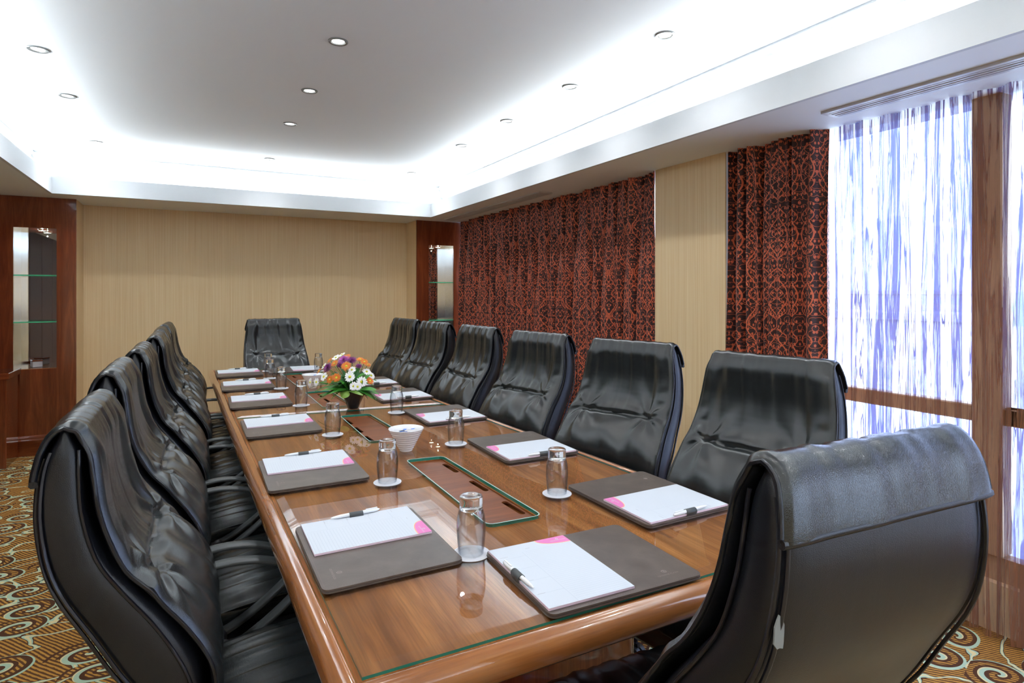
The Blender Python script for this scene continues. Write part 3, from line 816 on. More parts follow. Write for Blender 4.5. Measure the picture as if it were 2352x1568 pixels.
# ------------------------------------------------------------------ chairs
RT = [(.25, .44), (.215, .50), (.19, .55), (.15, .654), (.115, .712), (.075, .785), (.035, .857), (.012, .92), (.0, 1.0), (.002, 1.07), (.012, 1.115), (.028, 1.145)]
FT = [(.275, .46), (.280, .52), (.292, .58), (.297, .65), (.284, .71), (.242, .785), (.185, .857), (.138, .92), (.110, 1.0), (.099, 1.07), (.092, 1.115), (.076, 1.150)]
WT = [.248, .260, .267, .271, .270, .264, .258, .251, .243, .234, .227, .219]
def chair_meshes(var):
    rs = random.Random(100 + var)
    out = {}
    # shell
    b = MB(); NV = 40; ring = []
    n = 28
    def sq(a, e): return math.copysign(abs(math.cos(a)) ** e, math.cos(a)), math.copysign(abs(math.sin(a)) ** e, math.sin(a))
    vs = []
    for j in range(NV + 4):
        t_ = min(j / (NV - 1), 1)
        rf, rz = interp(RT, t_); ff, fz = interp(FT, t_); hw = interp(WT, t_) - .005
        d = Vector((ff - rf, fz - rz)); L = d.length; d.normalize()
        fr = Vector((ff, fz)) - d * .026; re = Vector((rf, rz))
        c_ = (fr + re) / 2; hd = (fr - re).length / 2
        shrink = 1
        lift = 0
        if j >= NV: k = j - NV + 1; shrink = math.cos(k / 4 * math.pi / 2 * .97); lift = .016 * math.sin(k / 4 * math.pi / 2)
        for i in range(n):
            a = 2 * math.pi * i / n
            cx, sx = sq(a, .32)
            p = c_ + d * (sx * hd * shrink)
            vs.append((p.x, cx * (hw - .012 * (1 - shrink)), p.y + lift))
    NVV = NV + 4
    fs = [(j * n + i, (j + 1) * n + i, (j + 1) * n + (i + 1) % n, j * n + (i + 1) % n) for j in range(NVV - 1) for i in range(n)]
    fs.append(tuple(range(n))); fs.append(tuple((NVV - 1) * n + n - 1 - i for i in range(n)))
    b.add(vs, fs); out['shell'] = b
    # cover: path up the front, over the crest, down the back as a flap
    path = [interp(FT, k / 44) for k in range(45)]
    path += [(.070, 1.163), (.060, 1.170), (.048, 1.173), (.035, 1.171), (.023, 1.164), (.012, 1.152), (.005, 1.138), (-.001, 1.12), (-.005, 1.10), (-.008, 1.08), (-.0085, 1.07)]
    P = [Vector(p) for p in path]
    # resample evenly
    seg = [0]
    for i in range(1, len(P)): seg.append(seg[-1] + (P[i] - P[i - 1]).length)
    tot = seg[-1]; NVc = 132; pts = []
    k = 0
    for j in range(NVc):
        s_ = tot * j / (NVc - 1)
        while k < len(P) - 2 and seg[k + 1] < s_: k += 1
        f_ = (s_ - seg[k]) / (seg[k + 1] - seg[k]); pts.append((P[k] + (P[k + 1] - P[k]) * f_, s_))
    crest = max(range(NVc), key=lambda j: pts[j][0].y)
    NU = 61
    ph = [rs.uniform(0, 6.28) for _ in range(12)]
    def nz(x, k_): return math.sin(x * 61 + ph[k_]) * .5 + math.sin(x * 113 + ph[k_ + 1]) * .3 + math.sin(x * 197 + ph[k_ + 2]) * .2
    zc = .862
    outer = []; inner = []
    for j, (p, s_) in enumerate(pts):
        q0 = pts[max(j - 1, 0)][0]; q1 = pts[min(j + 1, NVc - 1)][0]; d = (q1 - q0).normalized(); nrm = Vector((d.y, -d.x))
        back = j > crest
        z = p.y
        t_ = j / crest if not back else 1
        # width by height
        ti = min(max((z - .44) / (1.15 - .44), 0), 1)
        # find table width by nearest z
        hw = WT[-1]
        for a in range(len(RT) - 1):
            za, zb_ = FT[a][1], FT[a + 1][1]
            if za <= z <= zb_: hw = WT[a] + (WT[a + 1] - WT[a]) * (z - za) / (zb_ - za); break
            if z < FT[0][1]: hw = WT[0]
        hw += .002
        for i in range(NU):
            u = -1 + 2 * i / (NU - 1); x = u * hw; au = abs(u)
            e = 0
            if not back:
                puff = math.exp(-((z - .755) / .085) ** 2) * (1 - (au / .95) ** 4) * .016
                e += puff
                crease = math.exp(-((z - zc - .004 * math.sin(x * 9 + ph[0])) / .0085) ** 2) * (1 / (1 + math.exp((au - .72) / .03)))
                e -= .019 * crease
                panel = (1 / (1 + math.exp((au - .66) / .022))) * (1 / (1 + math.exp(-(z - zc) / .006))) * (1 / (1 + math.exp((z - 1.12) / .02)))
                e -= .008 * panel
                bol = math.exp(-((au - .80) / .11) ** 2) * (1 / (1 + math.exp(-(z - .80) / .03))) * (1 / (1 + math.exp((z - 1.13) / .02)))
                e += .006 * bol
                # pleats in panel and at the crest
                e += .0030 * nz(x * 1.25 + .06 * math.sin(z * 7 + ph[3]) * .4, 3) * (panel * .8 + math.exp(-((z - 1.14) / .05) ** 2) * 1.2)
                # radiating tucks from the crease corners
                for sgn in (1, -1):
                    dx = u * .25 - sgn * .165; dz_ = z - zc; r_ = math.hypot(dx, dz_); an = math.atan2(dz_, dx * sgn)
                    e += .0062 * math.sin(an * 7.5 + ph[5] + sgn) * math.exp(-(r_ / .10) ** 1.5) * min(1, r_ / .035)
                # fan of soft creases below
                if z < zc:
                    e += .0050 * math.sin((x * 46) / (1 + (zc - z) * 2.2) + 1.1 * math.sin(z * 21 + ph[7]) + ph[8]) * math.exp(-((z - .80) / .075) ** 2)
                    e += .0032 * nz(x * .9 + z * .25, 6) * math.exp(-((z - .66) / .10) ** 2)
                # side tucks
                e += .0045 * math.sin(z * 95 + x * sgn * 40 + ph[9]) * math.exp(-((au - .86) / .07) ** 2) * math.exp(-((z - .90) / .06) ** 2)
            else:
                e += .0012 * nz(x * .8, 3) + .0025 * math.sin(x * 33 + z * 20 + ph[10]) * .5
            # rolled edges
            ed = max(0, (au - .955) / .045); e -= .009 * ed ** 2
            q = p + nrm * e
            outer.append((q.x, x, q.y))
            q = p - nrm * ((.011 if back else .020) - .004 * ed)
            inner.append((q.x, x * .992, q.y))
    b = MB()
    kO = b.add(outer, []); kI = b.add(inner, [])
    for j in range(NVc - 1):
        for i in range(NU - 1):
            a = j * NU + i
            b.f.append((kO + a, kO + a + 1, kO + a + NU + 1, kO + a + NU)); b.m.append(0)
            b.f.append((kI + a, kI + a + NU, kI + a + NU + 1, kI + a + 1)); b.m.append(1)
        for i, fl in ((0, 0), (NU - 1, 1)):
            a = j * NU + i; q = (kO + a, kO + a + NU, kI + a + NU, kI + a)
            b.f.append(q if fl == 1 else q[::-1]); b.m.append(1)
    for j, fl in ((0, 0), (NVc - 1, 1)):
        for i in range(NU - 1):
            a = j * NU + i; q = (kO + a, kO + a + 1, kI + a + 1, kI + a)
            b.f.append(q[::-1] if fl == 0 else q); b.m.append(1)
    out['cover'] = b
    # piping along the cover's front edges and flap hem
 
    out['edge'] = []
    for sgn in (-1, 1):
        i = 0 if sgn < 0 else NU - 1; b = MB(); out['edge'].append(b)
        line = [Vector(inner[j * NU + i]) * .5 + Vector(outer[j * NU + i]) * .5 + Vector((0, sgn * .0015, 0)) for j in range(0, NVc, 2)]
        b.tube(line, .0042, 6)
    hem = [(Vector(outer[(NVc - 1) * NU + i]) + Vector(inner[(NVc - 1) * NU + i])) * .5 for i in range(0, NU, 3)]
    b = MB(); b.tube(hem, .0070, 7); out['edge'].append(b)
    # piping on the shell: two side lines each side
    out['piping'] = []
    for sgn in (-1, 1):
        for fr, inset, rad in ((.80, -.0005, .0035), (.10, .003, .0038)):
            ln = []
            for j in range(2, 37):
                t_ = j / 39; rf, rz = interp(RT, t_); ff, fz = interp(FT, t_); hw = interp(WT, t_) - .005
                dd = Vector((ff - rf, fz - rz)); p = Vector((rf, rz)) + dd * (fr * .8)
                ln.append((p.x, sgn * (hw - inset), p.y))
            b = MB(); b.tube(ln, rad, 6); out['piping'].append(b)
        ln = []
        for j in range(3, 36):
            t_ = j / 39; rf, rz = interp(RT, t_); hw = interp(WT, t_) - .005
            ln.append((rf + .001, sgn * (hw - .011), rz))
        b = MB(); b.tube(ln, .0035, 6); out['piping'].append(b)
    # seat
    def seat_fn(u, v):
        x = -1 + 2 * u; f_ = .265 + .455 * v
        hw = .258 - .02 * max(0, (v - .8) / .2) ** 2
        top = .482 + .006 * math.sin(math.pi * v) - .022 * max(0, (v - .82) / .18) ** 2 - .018 * abs(x) ** 5 - .030 * (1 - v) ** 3
        top += .0022 * math.sin(x * 30 + 2 * math.sin(v * 5 + ph[1])) * .6 + .0018 * math.sin(x * 17 + v * 6 + ph[2]) + .0012 * math.sin(x * 51 + v * 3)
        return (f_, x * hw, top)
    b = MB(); nu, nv = 49, 30
    top = [seat_fn(i / (nu - 1), j / (nv - 1)) for j in range(nv) for i in range(nu)]
    b.add(top, [(j * nu + i, (j + 1) * nu + i, (j + 1) * nu + i + 1, j * nu + i + 1) for j in range(nv - 1) for i in range(nu - 1)])
    per = [i for i in range(nu)] + [j * nu + nu - 1 for j in range(1, nv)] + [(nv - 1) * nu + i for i in range(nu - 2, -1, -1)] + [j * nu for j in range(nv - 2, 0, -1)]
    c0 = Vector((.49, 0))
    lv = [(1.012, -.014), (1.012, -.032), (.992, -.040), (1.004, -.050), (.998, -.080), (.93, -.098)]
    base = len(b.v); m_ = len(per)
    for sc_, dzz in lv:
        for p in per:
            q = top[p]; zz = .482 + dzz
            b.v.append((c0.x + (q[0] - c0.x) * sc_, q[1] * sc_, min(zz, q[2] - .004)))
    for l_ in range(len(lv)):
        for i in range(m_):
            i2 = (i + 1) % m_
            a0 = per[i] if l_ == 0 else base + (l_ - 1) * m_ + i; a1 = per[i2] if l_ == 0 else base + (l_ - 1) * m_ + i2
            b.f.append((a0, a1, base + l_ * m_ + i2, base + l_ * m_ + i)); b.m.append(0)
    b.f.append(tuple(base + (len(lv) - 1) * m_ + i for i in range(m_))); b.m.append(0)
    out['seat'] = b
    # arm loop (one side; y = +)
    ap = [(.200, .565), (.212, .605), (.235, .632), (.28, .645), (.34, .650), (.40, .644), (.45, .630), (.495, .609), (.525, .584), (.533, .560), (.520, .532), (.485, .500), (.435, .462), (.385, .430), (.345, .410), (.322, .402)]
    line = [interp(ap, k / 45) for k in range(46)]
    for key, sy in (('armL', 1), ('armR', -1)):
        b = MB(); b.tube([(p[0], sy * .288, p[1]) for p in line], 1, up=(0, 1, 0), flat=(.021, .0055))
        out[key] = b
        b = MB()
        cyl = [(.0, 0), (.019, 0), (.019, .014), (.015, .020), (0.0, .020)]
        vs = []
        nn = 16
        for r_, h_ in cyl[1:4]:
            for i in range(nn):
                a = 2 * math.pi * i / nn; vs.append((.322 + r_ * math.cos(a), sy * (.285 + .022) + sy * (h_ - .002), .402 + r_ * math.sin(a)))
        b.add(vs, [(l_ * nn + i, l_ * nn + (i + 1) % nn, (l_ + 1) * nn + (i + 1) % nn, (l_ + 1) * nn + i) for l_ in range(2) for i in range(nn)] + [tuple(2 * nn + i for i in range(nn)), tuple(range(nn - 1, -1, -1))])
        out[key + 'p'] = b
    b = MB(); b.box(.22, .56, -.30, .30, .372, .384); b.box(.30, .34, -.285, .285, .384, .396); b.box(.36, .54, -.09, .09, .33, .372, bev=.008); out['mech'] = b
    b = MB(); b.lathe([(.026, .14), (.026, .25), (.017, .252), (.017, .335)], 16, (.45, 0, 0)); out['column'] = b
    b = MB()
    b.lathe([(.045, .085), (.045, .135), (.03, .145)], 18, (.45, 0, 0))
    out['hub'] = b
    legs = []
    for k in range(5):
        a = R(72 * k + 20); l_ = MB()
        l_.tube([(.45 + .03 * math.cos(a), .03 * math.sin(a), .118), (.45 + .15 * math.cos(a), .15 * math.sin(a), .118), (.45 + .26 * math.cos(a), .26 * math.sin(a), .092), (.45 + .30 * math.cos(a), .30 * math.sin(a), .070)], [.019, .018, .015, .013], 10)
        c_ = MB(); x, y = .45 + .30 * math.cos(a), .30 * math.sin(a)
        for off in (-.014, .014):
            vs = []; nn = 14; tx, ty = -math.sin(a), math.cos(a)
            for hh in (-.009, .009):
                for i in range(nn):
                    q = 2 * math.pi * i / nn
                    vs.append((x + tx * (off + hh) + math.cos(a) * .027 * math.cos(q), y + ty * (off + hh) + math.sin(a) * .027 * math.cos(q), .027 + .027 * math.sin(q)))
            c_.add(vs, [(i, (i + 1) % nn, (i + 1) % nn + nn, i + nn) for i in range(nn)] + [tuple(range(nn - 1, -1, -1)), tuple(range(nn, 2 * nn))])
        c_.box(x - .008, x + .008, y - .008, y + .008, .03, .066)
        legs.append((l_, c_))
    out['legs'] = legs
    return out

def make_chair(var):
    ms = chair_meshes(var)
    r = empty('office_chair')
    sh = ms['shell'].build('backrest', M['leather2'], r, smooth=60)
    for q in ms['piping']: q.build('piping', M['piping'], sh, smooth=60)
    cv = ms['cover'].build('backrest_cover', [M['leather'], M['leather2']], r, smooth=75)
    for q in ms['edge']: q.build('edge_seam', M['leather2'], cv, smooth=60)
    ms['seat'].build('seat', M['leather'], r, smooth=50)
    for k in ('armL', 'armR'):
        a = ms[k].build('armrest', M['arm'], r, smooth=50); ms[k + 'p'].build('pivot', M['armsoft'], a, smooth=40)
    ms['mech'].build('seat_frame', M['armsoft'], r)
    ms['column'].build('column', M['metal'], r, smooth=40)
    ms['hub'].build('hub', M['metal'], r, smooth=40)
    for l_, c_ in ms['legs']:
        o = l_.build('leg', M['metal'], r, smooth=60); c_.build('caster', M['armsoft'], o, smooth=40)
    return r
CHG = 'black leather office chairs around the table'
CH = [ # x, y, facing degrees (0 = +X), variant, z-scale, label
    (-.243, 1.55, 0, 0, .985, 'black leather chair nearest the camera on the left of the table'),
    (-.250, 2.22, 0, 1, 1.0, 'black leather chair second from the camera in the left row'),
    (-.232, 2.92, 0, 2, 1.0, 'black leather chair third from the camera in the left row'),
    (-.207, 3.64, 0, 0, 1.006, 'black leather chair fourth from the camera in the left row'),
    (-.215, 4.33, 1, 1, 1.0, 'black leather chair fifth from the camera in the left row'),
    (-.205, 4.94, -2, 2, 1.0, 'black leather chair farthest in the left row'),
    (1.842, 1.435, 180 + 10, 1, 1.0, 'black leather chair nearest in the right row, before the short open drape'),
    (1.832, 2.175, 180 + 15, 0, 1.0, 'black leather chair second in the right row, before the wallpapered pier'),
    (1.760, 2.875, 180 + 10, 2, 1.0, 'black leather chair third from the camera in the right row'),
    (1.725, 3.60, 180 + 4, 1, 1.0, 'black leather chair fourth from the camera in the right row'),
    (1.662, 4.23, 180 + 5, 0, 1.0, 'black leather chair fifth from the camera in the right row'),
    (1.645, 4.88, 180 + 7, 2, 1.0, 'black leather chair farthest in the right row, before the beige wall'),
    (.658, 5.89, 270 + 4, 1, .985, 'black leather head chair at the far end facing the camera'),
    (.895, .497, 90 - 3, 2, 1.0, 'large black leather chair in the right foreground, seen from behind'),
]
protos = {v: None for v in (0, 1, 2)}
chairs = []
for (x, y, a, v, zs, lab) in CH:
    if protos[v] is None: protos[v] = make_chair(v); o = protos[v]
    else: o = copy_tree(protos[v])
    o.location = (x, y, 0); o.rotation_euler = (0, 0, R(a)); o.scale = (1, 1, zs)
    tag(o, lab, 'chair', CHG); chairs.append(o)
for ch in [c for c in chairs[0].children if c.name.startswith('armrest')][1:]:   # the photo shows no near armrest on this chair
    for g_ in ch.children[:]: bpy.data.objects.remove(g_)
    bpy.data.objects.remove(ch)
# worn patch on the foreground chair's back piping
ec = chairs[-1]
b = MB()
rs = random.Random(4)
pt = []
for k in range(12):
    a = 2 * math.pi * k / 12; pt.append((.0105 * math.cos(a) * rs.uniform(.7, 1.2), .021 * math.sin(a) * rs.uniform(.8, 1.2)))
vs = []
for dx in (-.0062, -.0040):
    for (yy, zz) in pt:
        z = .955 + zz; vs.append((.0085 + dx, .234 + yy, z))
b.add(vs, [tuple(range(12))[::-1], tuple(range(12, 24))] + [(i, (i + 1) % 12, (i + 1) % 12 + 12, i + 12) for i in range(12)])
wp = b.build('worn_patch', M['worn'], ec); wp['label'] = 'grey worn leather patch'

# ------------------------------------------------------------------ things on the table
TZ = .7502
def make_folder():
    r = empty('leather_folder')
    hw, hh = .198, .163
    b = MB()
    b.prism(rrect(-hw, hw, -hh, hh, .018), 0, .0035); b.prism(rrect(-hw + .001, hw - .001, -hh + .001, hh - .001, .017), .0045, .0085)
    b.prism(rrect(-hw + .004, hw - .004, -hh + .004, hh - .004, .014), .003, .005)
    b.build('cover_board', M['folder'], r)
    b = MB(); lp = rrect(-hw + .007, hw - .007, -hh + .007, hh - .007, .013, 6)
    P = [Vector(p) for p in lp]; P.append(P[0]); step = .0065
    for a, c_ in zip(P[:-1], P[1:]):
        L = (c_ - a).length; n = max(1, int(L / step)); d = (c_ - a) / n
        for k in range(n):
            p = a + d * (k + .2); q = a + d * (k + .75); nn = Vector((-d.y, d.x)).normalized() * .0005
            b.add([(p.x - nn.x, p.y - nn.y, .0090), (q.x - nn.x, q.y - nn.y, .0090), (q.x + nn.x, q.y + nn.y, .0090), (p.x + nn.x, p.y + nn.y, .0090)], [(0, 1, 2, 3)])
    tag(b.build('stitching', M['stitch'], r), kind='stuff')
    # pen loop at the left edge
    b = MB(); ln = []
    for k in range(9):
        a = R(200 - 220 * k / 8); ln.append((-hw + .010 + .0085 * math.cos(a), 0, .0165 + .0085 * math.sin(a)))
    ln = [(-hw + .004, 0, .0092)] + ln + [(-hw + .018, 0, .0150)]
    b.tube(ln, 1, up=(0, 1, 0), flat=(.019, .0007)); b.build('pen_loop', M['arm'], r, smooth=50)
    o = text_mesh('CROWNE PLAZA', .0075, M['deboss'], 'embossed_lettering', r, (.125, -.128, .00865))
    b = MB(); b.lathe([(.0066, 0), (.0066, .0003), (.0048, .0003), (.0048, 0)], 20, (.125, -.113, .0085), closed=True); b.box(.1235, .1265, -.1165, -.1095, .0086, .0089); b.build('embossed_emblem', M['deboss'], r)
    return r
def make_pad():
    r = empty('notepad')
    # origin: pad centre; 0.21 x 0.297
    b = MB(); b.prism([(-.105, -.1485), (.105, -.1485), (.105, .1485), (-.105, .1485)], 0, .0052, 0, mside=1)
    b.build('paper_stack', [M['pad'], M['pinkedge']], r)
    # magenta corner: region beneath an arc at the top right
    def arc(sx, sy, n=12): return [(.105 - sx * math.cos(math.pi / 2 * k / n) ** .9, .1485 - sy * math.sin(math.pi / 2 * k / n) ** .9) for k in range(n + 1)]
    b = MB(); b.prism(([(.105, .1485)] + arc(.082, .036)), .0052, .00545); b.build('logo_corner', M['magenta'], r)
    a1 = arc(.085, .0385); a0 = arc(.082, .036); n = len(a0)
    b = MB(); b.add([(x, y, .0054) for x, y in a0] + [(x, y, .0054) for x, y in a1], [(i, i + 1, i + 1 + n, i + n) for i in range(n - 1)]); b.build('logo_rim', M['orangep'], r)
    text_mesh('CROWNE PLAZA', .0058, M['paperw'], 'logo_lettering', r, (.078, .1285, .0056))
    b = MB(); b.lathe([(.0036, 0), (.0036, .0002), (.0022, .0002), (.0022, 0)], 14, (.078, .1355, .0055), closed=True); b.build('logo_emblem', M['paperw'], r)
    b = MB()
    for (x, y, L) in ((-.098, .095, .020), (-.02, .118, .012), (-.098, .03, .018), (-.098, -.03, .022), (-.098, -.09, .018)):
        b.box(x, x + L, y, y + .0012, .0052, .0053)
    b.build('form_print', M['ink'], r)
    return r
def make_pen():
    r = empty('ballpoint_pen')
    # along Y, resting height z=0 is lowest point
    def cyl(prof, nm, mat):
        b = MB(); vs = []; nn = 14
        for rr, y in prof:
            for i in range(nn):
                a = 2 * math.pi * i / nn; vs.append((rr * math.cos(a), y, .0052 + rr * math.sin(a)))
        K_ = len(prof); b.add(vs, [(l_ * nn + i, (l_ + 1) * nn + i, (l_ + 1) * nn + (i + 1) % nn, l_ * nn + (i + 1) % nn) for l_ in range(K_ - 1) for i in range(nn)] + [tuple(range(nn)), tuple((K_ - 1) * nn + nn - 1 - i for i in range(nn))])
        return b.build(nm, mat, r, smooth=50)
    cyl([(.0012, -.070), (.0028, -.063), (.0047, -.045), (.0050, -.02), (.0050, .025)], 'barrel', M['penw'])
    cyl([(.0052, .025), (.0052, .052), (.0040, .062), (.0018, .068)], 'cap', M['penw'])
    b = MB(); b.box(-.0018, .0018, .028, .062, .0108, .0124, bev=.0004); b.build('clip', M['penw'], r)
    return r
def make_coaster():
    r = empty('coaster')
    b = MB(); b.lathe([(.0455, 0), (.0465, .0006), (.0465, .0018), (.0458, .0022)], 40); b.build('disc', M['paperw'], r, smooth=40)
    b = MB(); b.lathe([(.0418, .0022), (.0418, .00232), (.0413, .00232), (.0413, .0022)], 40, closed=True); b.build('ring_print', M['ink'], r)
    text_mesh('CROWNE  PLAZA', .0085, M['ink'], 'lettering', r, (0, 0, .0024), R(70))
    return r
def make_glass():
    r = empty('tumbler')
    op = [(.0310, .0), (.0335, .025), (.0356, .05), (.0360, .062), (.0350, .082), (.0318, .100), (.0288, .109), (.0282, .116), (.0286, .134), (.0270, .1405), (.0200, .1420), (1e-6, .1405)]
    ip = [(1e-6, .1130), (.0180, .1120), (.0245, .1075), (.0292, .098), (.0328, .082), (.0340, .062), (.0336, .05), (.0316, .025), (.0293, .0)]
    oo = [interp(op, k / 44) for k in range(45)]; ii = [interp(ip, k / 34) for k in range(35)]
    wall = [(max(a, 1e-6), z) for a, z in oo if z < .1130 and a > .02]
    inner = [(max(a, 1e-6), z) for a, z in ii if a > .0285]
    def fl_o(k, a):
        z = wall[k][1]; return -.020 * abs(math.sin(4 * a)) * math.exp(-((z - .06) / .035) ** 2)
    b = MB()
    n = 40; vs = []
    for k, (r_, z) in enumerate(wall):
        for i in range(n): a = 2 * math.pi * i / n; q = r_ * (1 + fl_o(k, a)); vs.append((q * math.cos(a), q * math.sin(a), z))
    b.add(vs, [(k * n + i, k * n + (i + 1) % n, (k + 1) * n + (i + 1) % n, (k + 1) * n + i) for k in range(len(wall) - 1) for i in range(n)])
    inn = [(r_ - .0022, z) for r_, z in wall if z < .108]
    vs = []
    for k, (r_, z) in enumerate(inn):
        for i in range(n): a = 2 * math.pi * i / n; q = r_ * (1 + fl_o(k, a) * .3); vs.append((q * math.cos(a), q * math.sin(a), z))
    b.add(vs, [(k * n + i, (k + 1) * n + i, (k + 1) * n + (i + 1) % n, k * n + (i + 1) % n) for k in range(len(inn) - 1) for i in range(n)])
    ob = b.build('glass_wall', M['thin'], r, smooth=60)
    base = [(1e-6, .1125), (.018, .1115), (.0245, .1078), (.0282, .1082)] + [(max(a, 1e-6), z) for a, z in oo if z >= .1130 or a <= .02]
    b = MB(); b.lathe(base, 40); b.build('thick_base', M['glass'], r, smooth=60)
    return r
PF, PP, PN, PC, PG = make_folder(), make_pad(), make_pen(), make_coaster(), make_glass()
def place(proto, used, x, y, z, a):
    o = proto if not used.get(proto.name) else copy_tree(proto); used[proto.name] = True
    o.location = (x, y, z); o.rotation_euler = (0, 0, a); return o
used = {}
# person frame: u = right, v = forward;  rotation a rotates local (+X=u, +Y=v)
seats = [ (.407, 1.50, -90, 'nearest place on the left side'), (.380, 2.235, -90.5, 'second place on the left side'), (.374, 3.045, -90, 'third place on the left side'),
  (.352, 3.80, -91, 'fourth place on the left side'), (.338, 4.475, -91, 'fifth place on the left side'), (.330, 5.18, -90, 'farthest place on the left side'),
  (1.250, 1.452, 91, 'nearest place on the right side'), (1.206, 2.175, 89, 'second place on the right side'), (1.168, 2.935, 90, 'third place on the right side'),
  (1.140, 3.63, 90, 'fourth place on the right side'), (1.120, 4.25, 90, 'fifth place on the right side'),
  (.745, 5.21, 178, 'head place at the far end'), (.822, 1.150, -2, 'near end, before the foreground chair')]
for x, y, a, nm in seats:
    A = R(a); rot = Matrix.Rotation(A, 2)
    o = place(PF, used, x, y, TZ, A); tag(o, 'dark brown stitched leather folder at the ' + nm, 'folder', 'folders set round the table')
    d = rot @ Vector((-.088, .001)); o = place(PP, used, x + d.x, y + d.y, TZ + .0092, A + R(random.uniform(-.6, .6))); tag(o, 'white ruled notepad with magenta corner at the ' + nm, 'notepad', 'notepads on the folders')
    left = a in (-90, -90.5, -91)
    d = rot @ Vector((-.1885, .0)); o = place(PN, used, x + d.x, y + d.y, TZ + .0148 , A + (R(3) if not nm.startswith('near end') else R(2))); tag(o, 'white pen in the folder loop at the ' + nm, 'pen', 'pens in the folder loops')
gl = [(.604, 1.340, 'beside the nearest left folder, touching the near-end folder'), (.583, 1.979, 'beside the second left folder'), (.561, 2.760, 'beside the third left folder, before the vase'),
  (.549, 3.560, 'beside the fourth left folder, left of the flowers'), (.529, 4.258, 'beside the fifth left folder'), (.516, 4.797, 'beside the farthest left folder'),
  (.553, 5.255, 'at the head place, left of its folder'), (.915, 5.06, 'at the head place, right of its folder'), (1.026, 1.612, 'beside the nearest right folder'),
  (.987, 2.346, 'beside the second right folder'), (.967, 3.112, 'beside the third right folder'), (.950, 3.85, 'beside the fourth right folder, behind the flowers')]
for i, (x, y, nm) in enumerate(gl):
    a = R(random.uniform(-20, 20))
    o = place(PC, used, x, y, TZ, a); tag(o, 'round white coaster ' + nm, 'coaster', 'coasters under the tumblers')
    o = place(PG, used, x, y, TZ + .0025, a); tag(o, 'upturned clear tumbler ' + nm, 'glass', 'upturned tumblers on coasters')

# bowls of sachets
def make_bowl():
    r = empty('sugar_bowl')
    prof = [(.0225, 0), (.0245, .002)]
    for k in range(1, 46):
        t_ = k / 45; rr = .0245 + (.0705 - .0245) * t_; prof.append((rr + .0007 * math.sin(t_ * 9 * 2 * math.pi), .002 + .088 * t_))
    prof += [(.0712, .0915), (.0700, .0925), (.0685, .0905)]
    for k in range(12, -1, -1):
        t_ = k / 12; prof.append((.019 + (.067 - .019) * t_, .010 + .079 * t_))
    prof.append((1e-6, .008))
    b = MB(); b.lathe(prof, 48); b.build('bowl', M['ceramic'], r, smooth=50)
    return r
def make_sachet():
    r = empty('sugar_sachet')
    b = MB(); b.grid(lambda u, v: ((u - .5) * .062, (v - .5) * .022, .0018 * (1 - (2 * v - 1) ** 2) * (1 - (2 * u - 1) ** 6)), 7, 5); b.grid(lambda u, v: ((u - .5) * .062, (.5 - v) * .022, -.0018 * (1 - (2 * v - 1) ** 2) * (1 - (2 * u - 1) ** 6)), 7, 5)
    b.build('paper_tube', M['paperw'], r, smooth=60)
    b = MB(); b.grid(lambda u, v: (.010 + u * .014, (v - .5) * .0205, .0004 + .0018 * (1 - (2 * v - 1) ** 2)), 3, 5); b.build('blue_print', M['sachetblue'], r)
    return r
bw = make_bowl(); sc = make_sachet(); fs_ = True
for (x, y, lab, sd, wh) in ((.765, 2.335, 'white ribbed conical bowl of sachets between the two near cable lids', 3, 'near'), (.717, 4.175, 'white conical bowl behind the flower arrangement', 8, 'far')):
    o = bw if sd == 3 else copy_tree(bw); o.location = (x, y, TZ); tag(o, lab, 'bowl', 'white sachet bowls')
    rs = random.Random(sd)
    for k in range(9):
        s_ = sc if fs_ else copy_tree(sc); fs_ = False
        a = R(rs.uniform(0, 360)) if k != 8 else R(-40); q = rs.uniform(0, .020); aa = rs.uniform(0, 6.28)
        s_.location = (x + q * math.cos(aa), y + q * math.sin(aa), TZ + .060 + k * .0034); s_.rotation_euler = (R(rs.uniform(-8, 8)), R(rs.uniform(-9, 9)), a)
        tag(s_, 'white and blue sugar sachet heaped in the %s bowl' % wh, 'sachet', 'sachets in the %s bowl' % wh)

# ------------------------------------------------------------------ flower arrangement
VX, VY = .790, 3.335
fl = empty('flower_arrangement', (VX, VY, TZ)); tag(fl, 'low arrangement of daisies and orange and purple chrysanthemums in a dark vase', 'flowers')
b = MB()
b.lathe([(.026, 0), (.030, .004), (.040, .030), (.050, .055), (.060, .080), (.066, .100), (.063, .102), (.056, .09), (.03, .03), (1e-6, .02)], 32, flute=lambda k, a: .05 * math.sin(5 * a + k * .5) * (k < 6))
vz = b.build('vase', M['vase'], fl, smooth=50)
b = MB(); b.lathe([(1e-6, .145), (.035, .135), (.055, .11), (.058, .085), (1e-6, .08)], 20); b.build('foam', M['fern2'], fl, smooth=60)
sy_, cy_ = math.sin(R(28.176)), math.cos(R(28.176))
def frompix(px, py, dep):
    """point on the camera ray at forward depth dep, local to arrangement (used once to read positions)"""
    u = (px - 1176) / 1374; v = (672 - py) / 1374
    p = Vector(((sy_ + cy_ * u) * dep, (cy_ - sy_ * u) * dep, CAMZ + v * dep)); return p - Vector((VX, VY, TZ))
D0 = sy_ * VX + cy_ * VY
camdir = Vector((-sy_, -cy_, .12)).normalized()
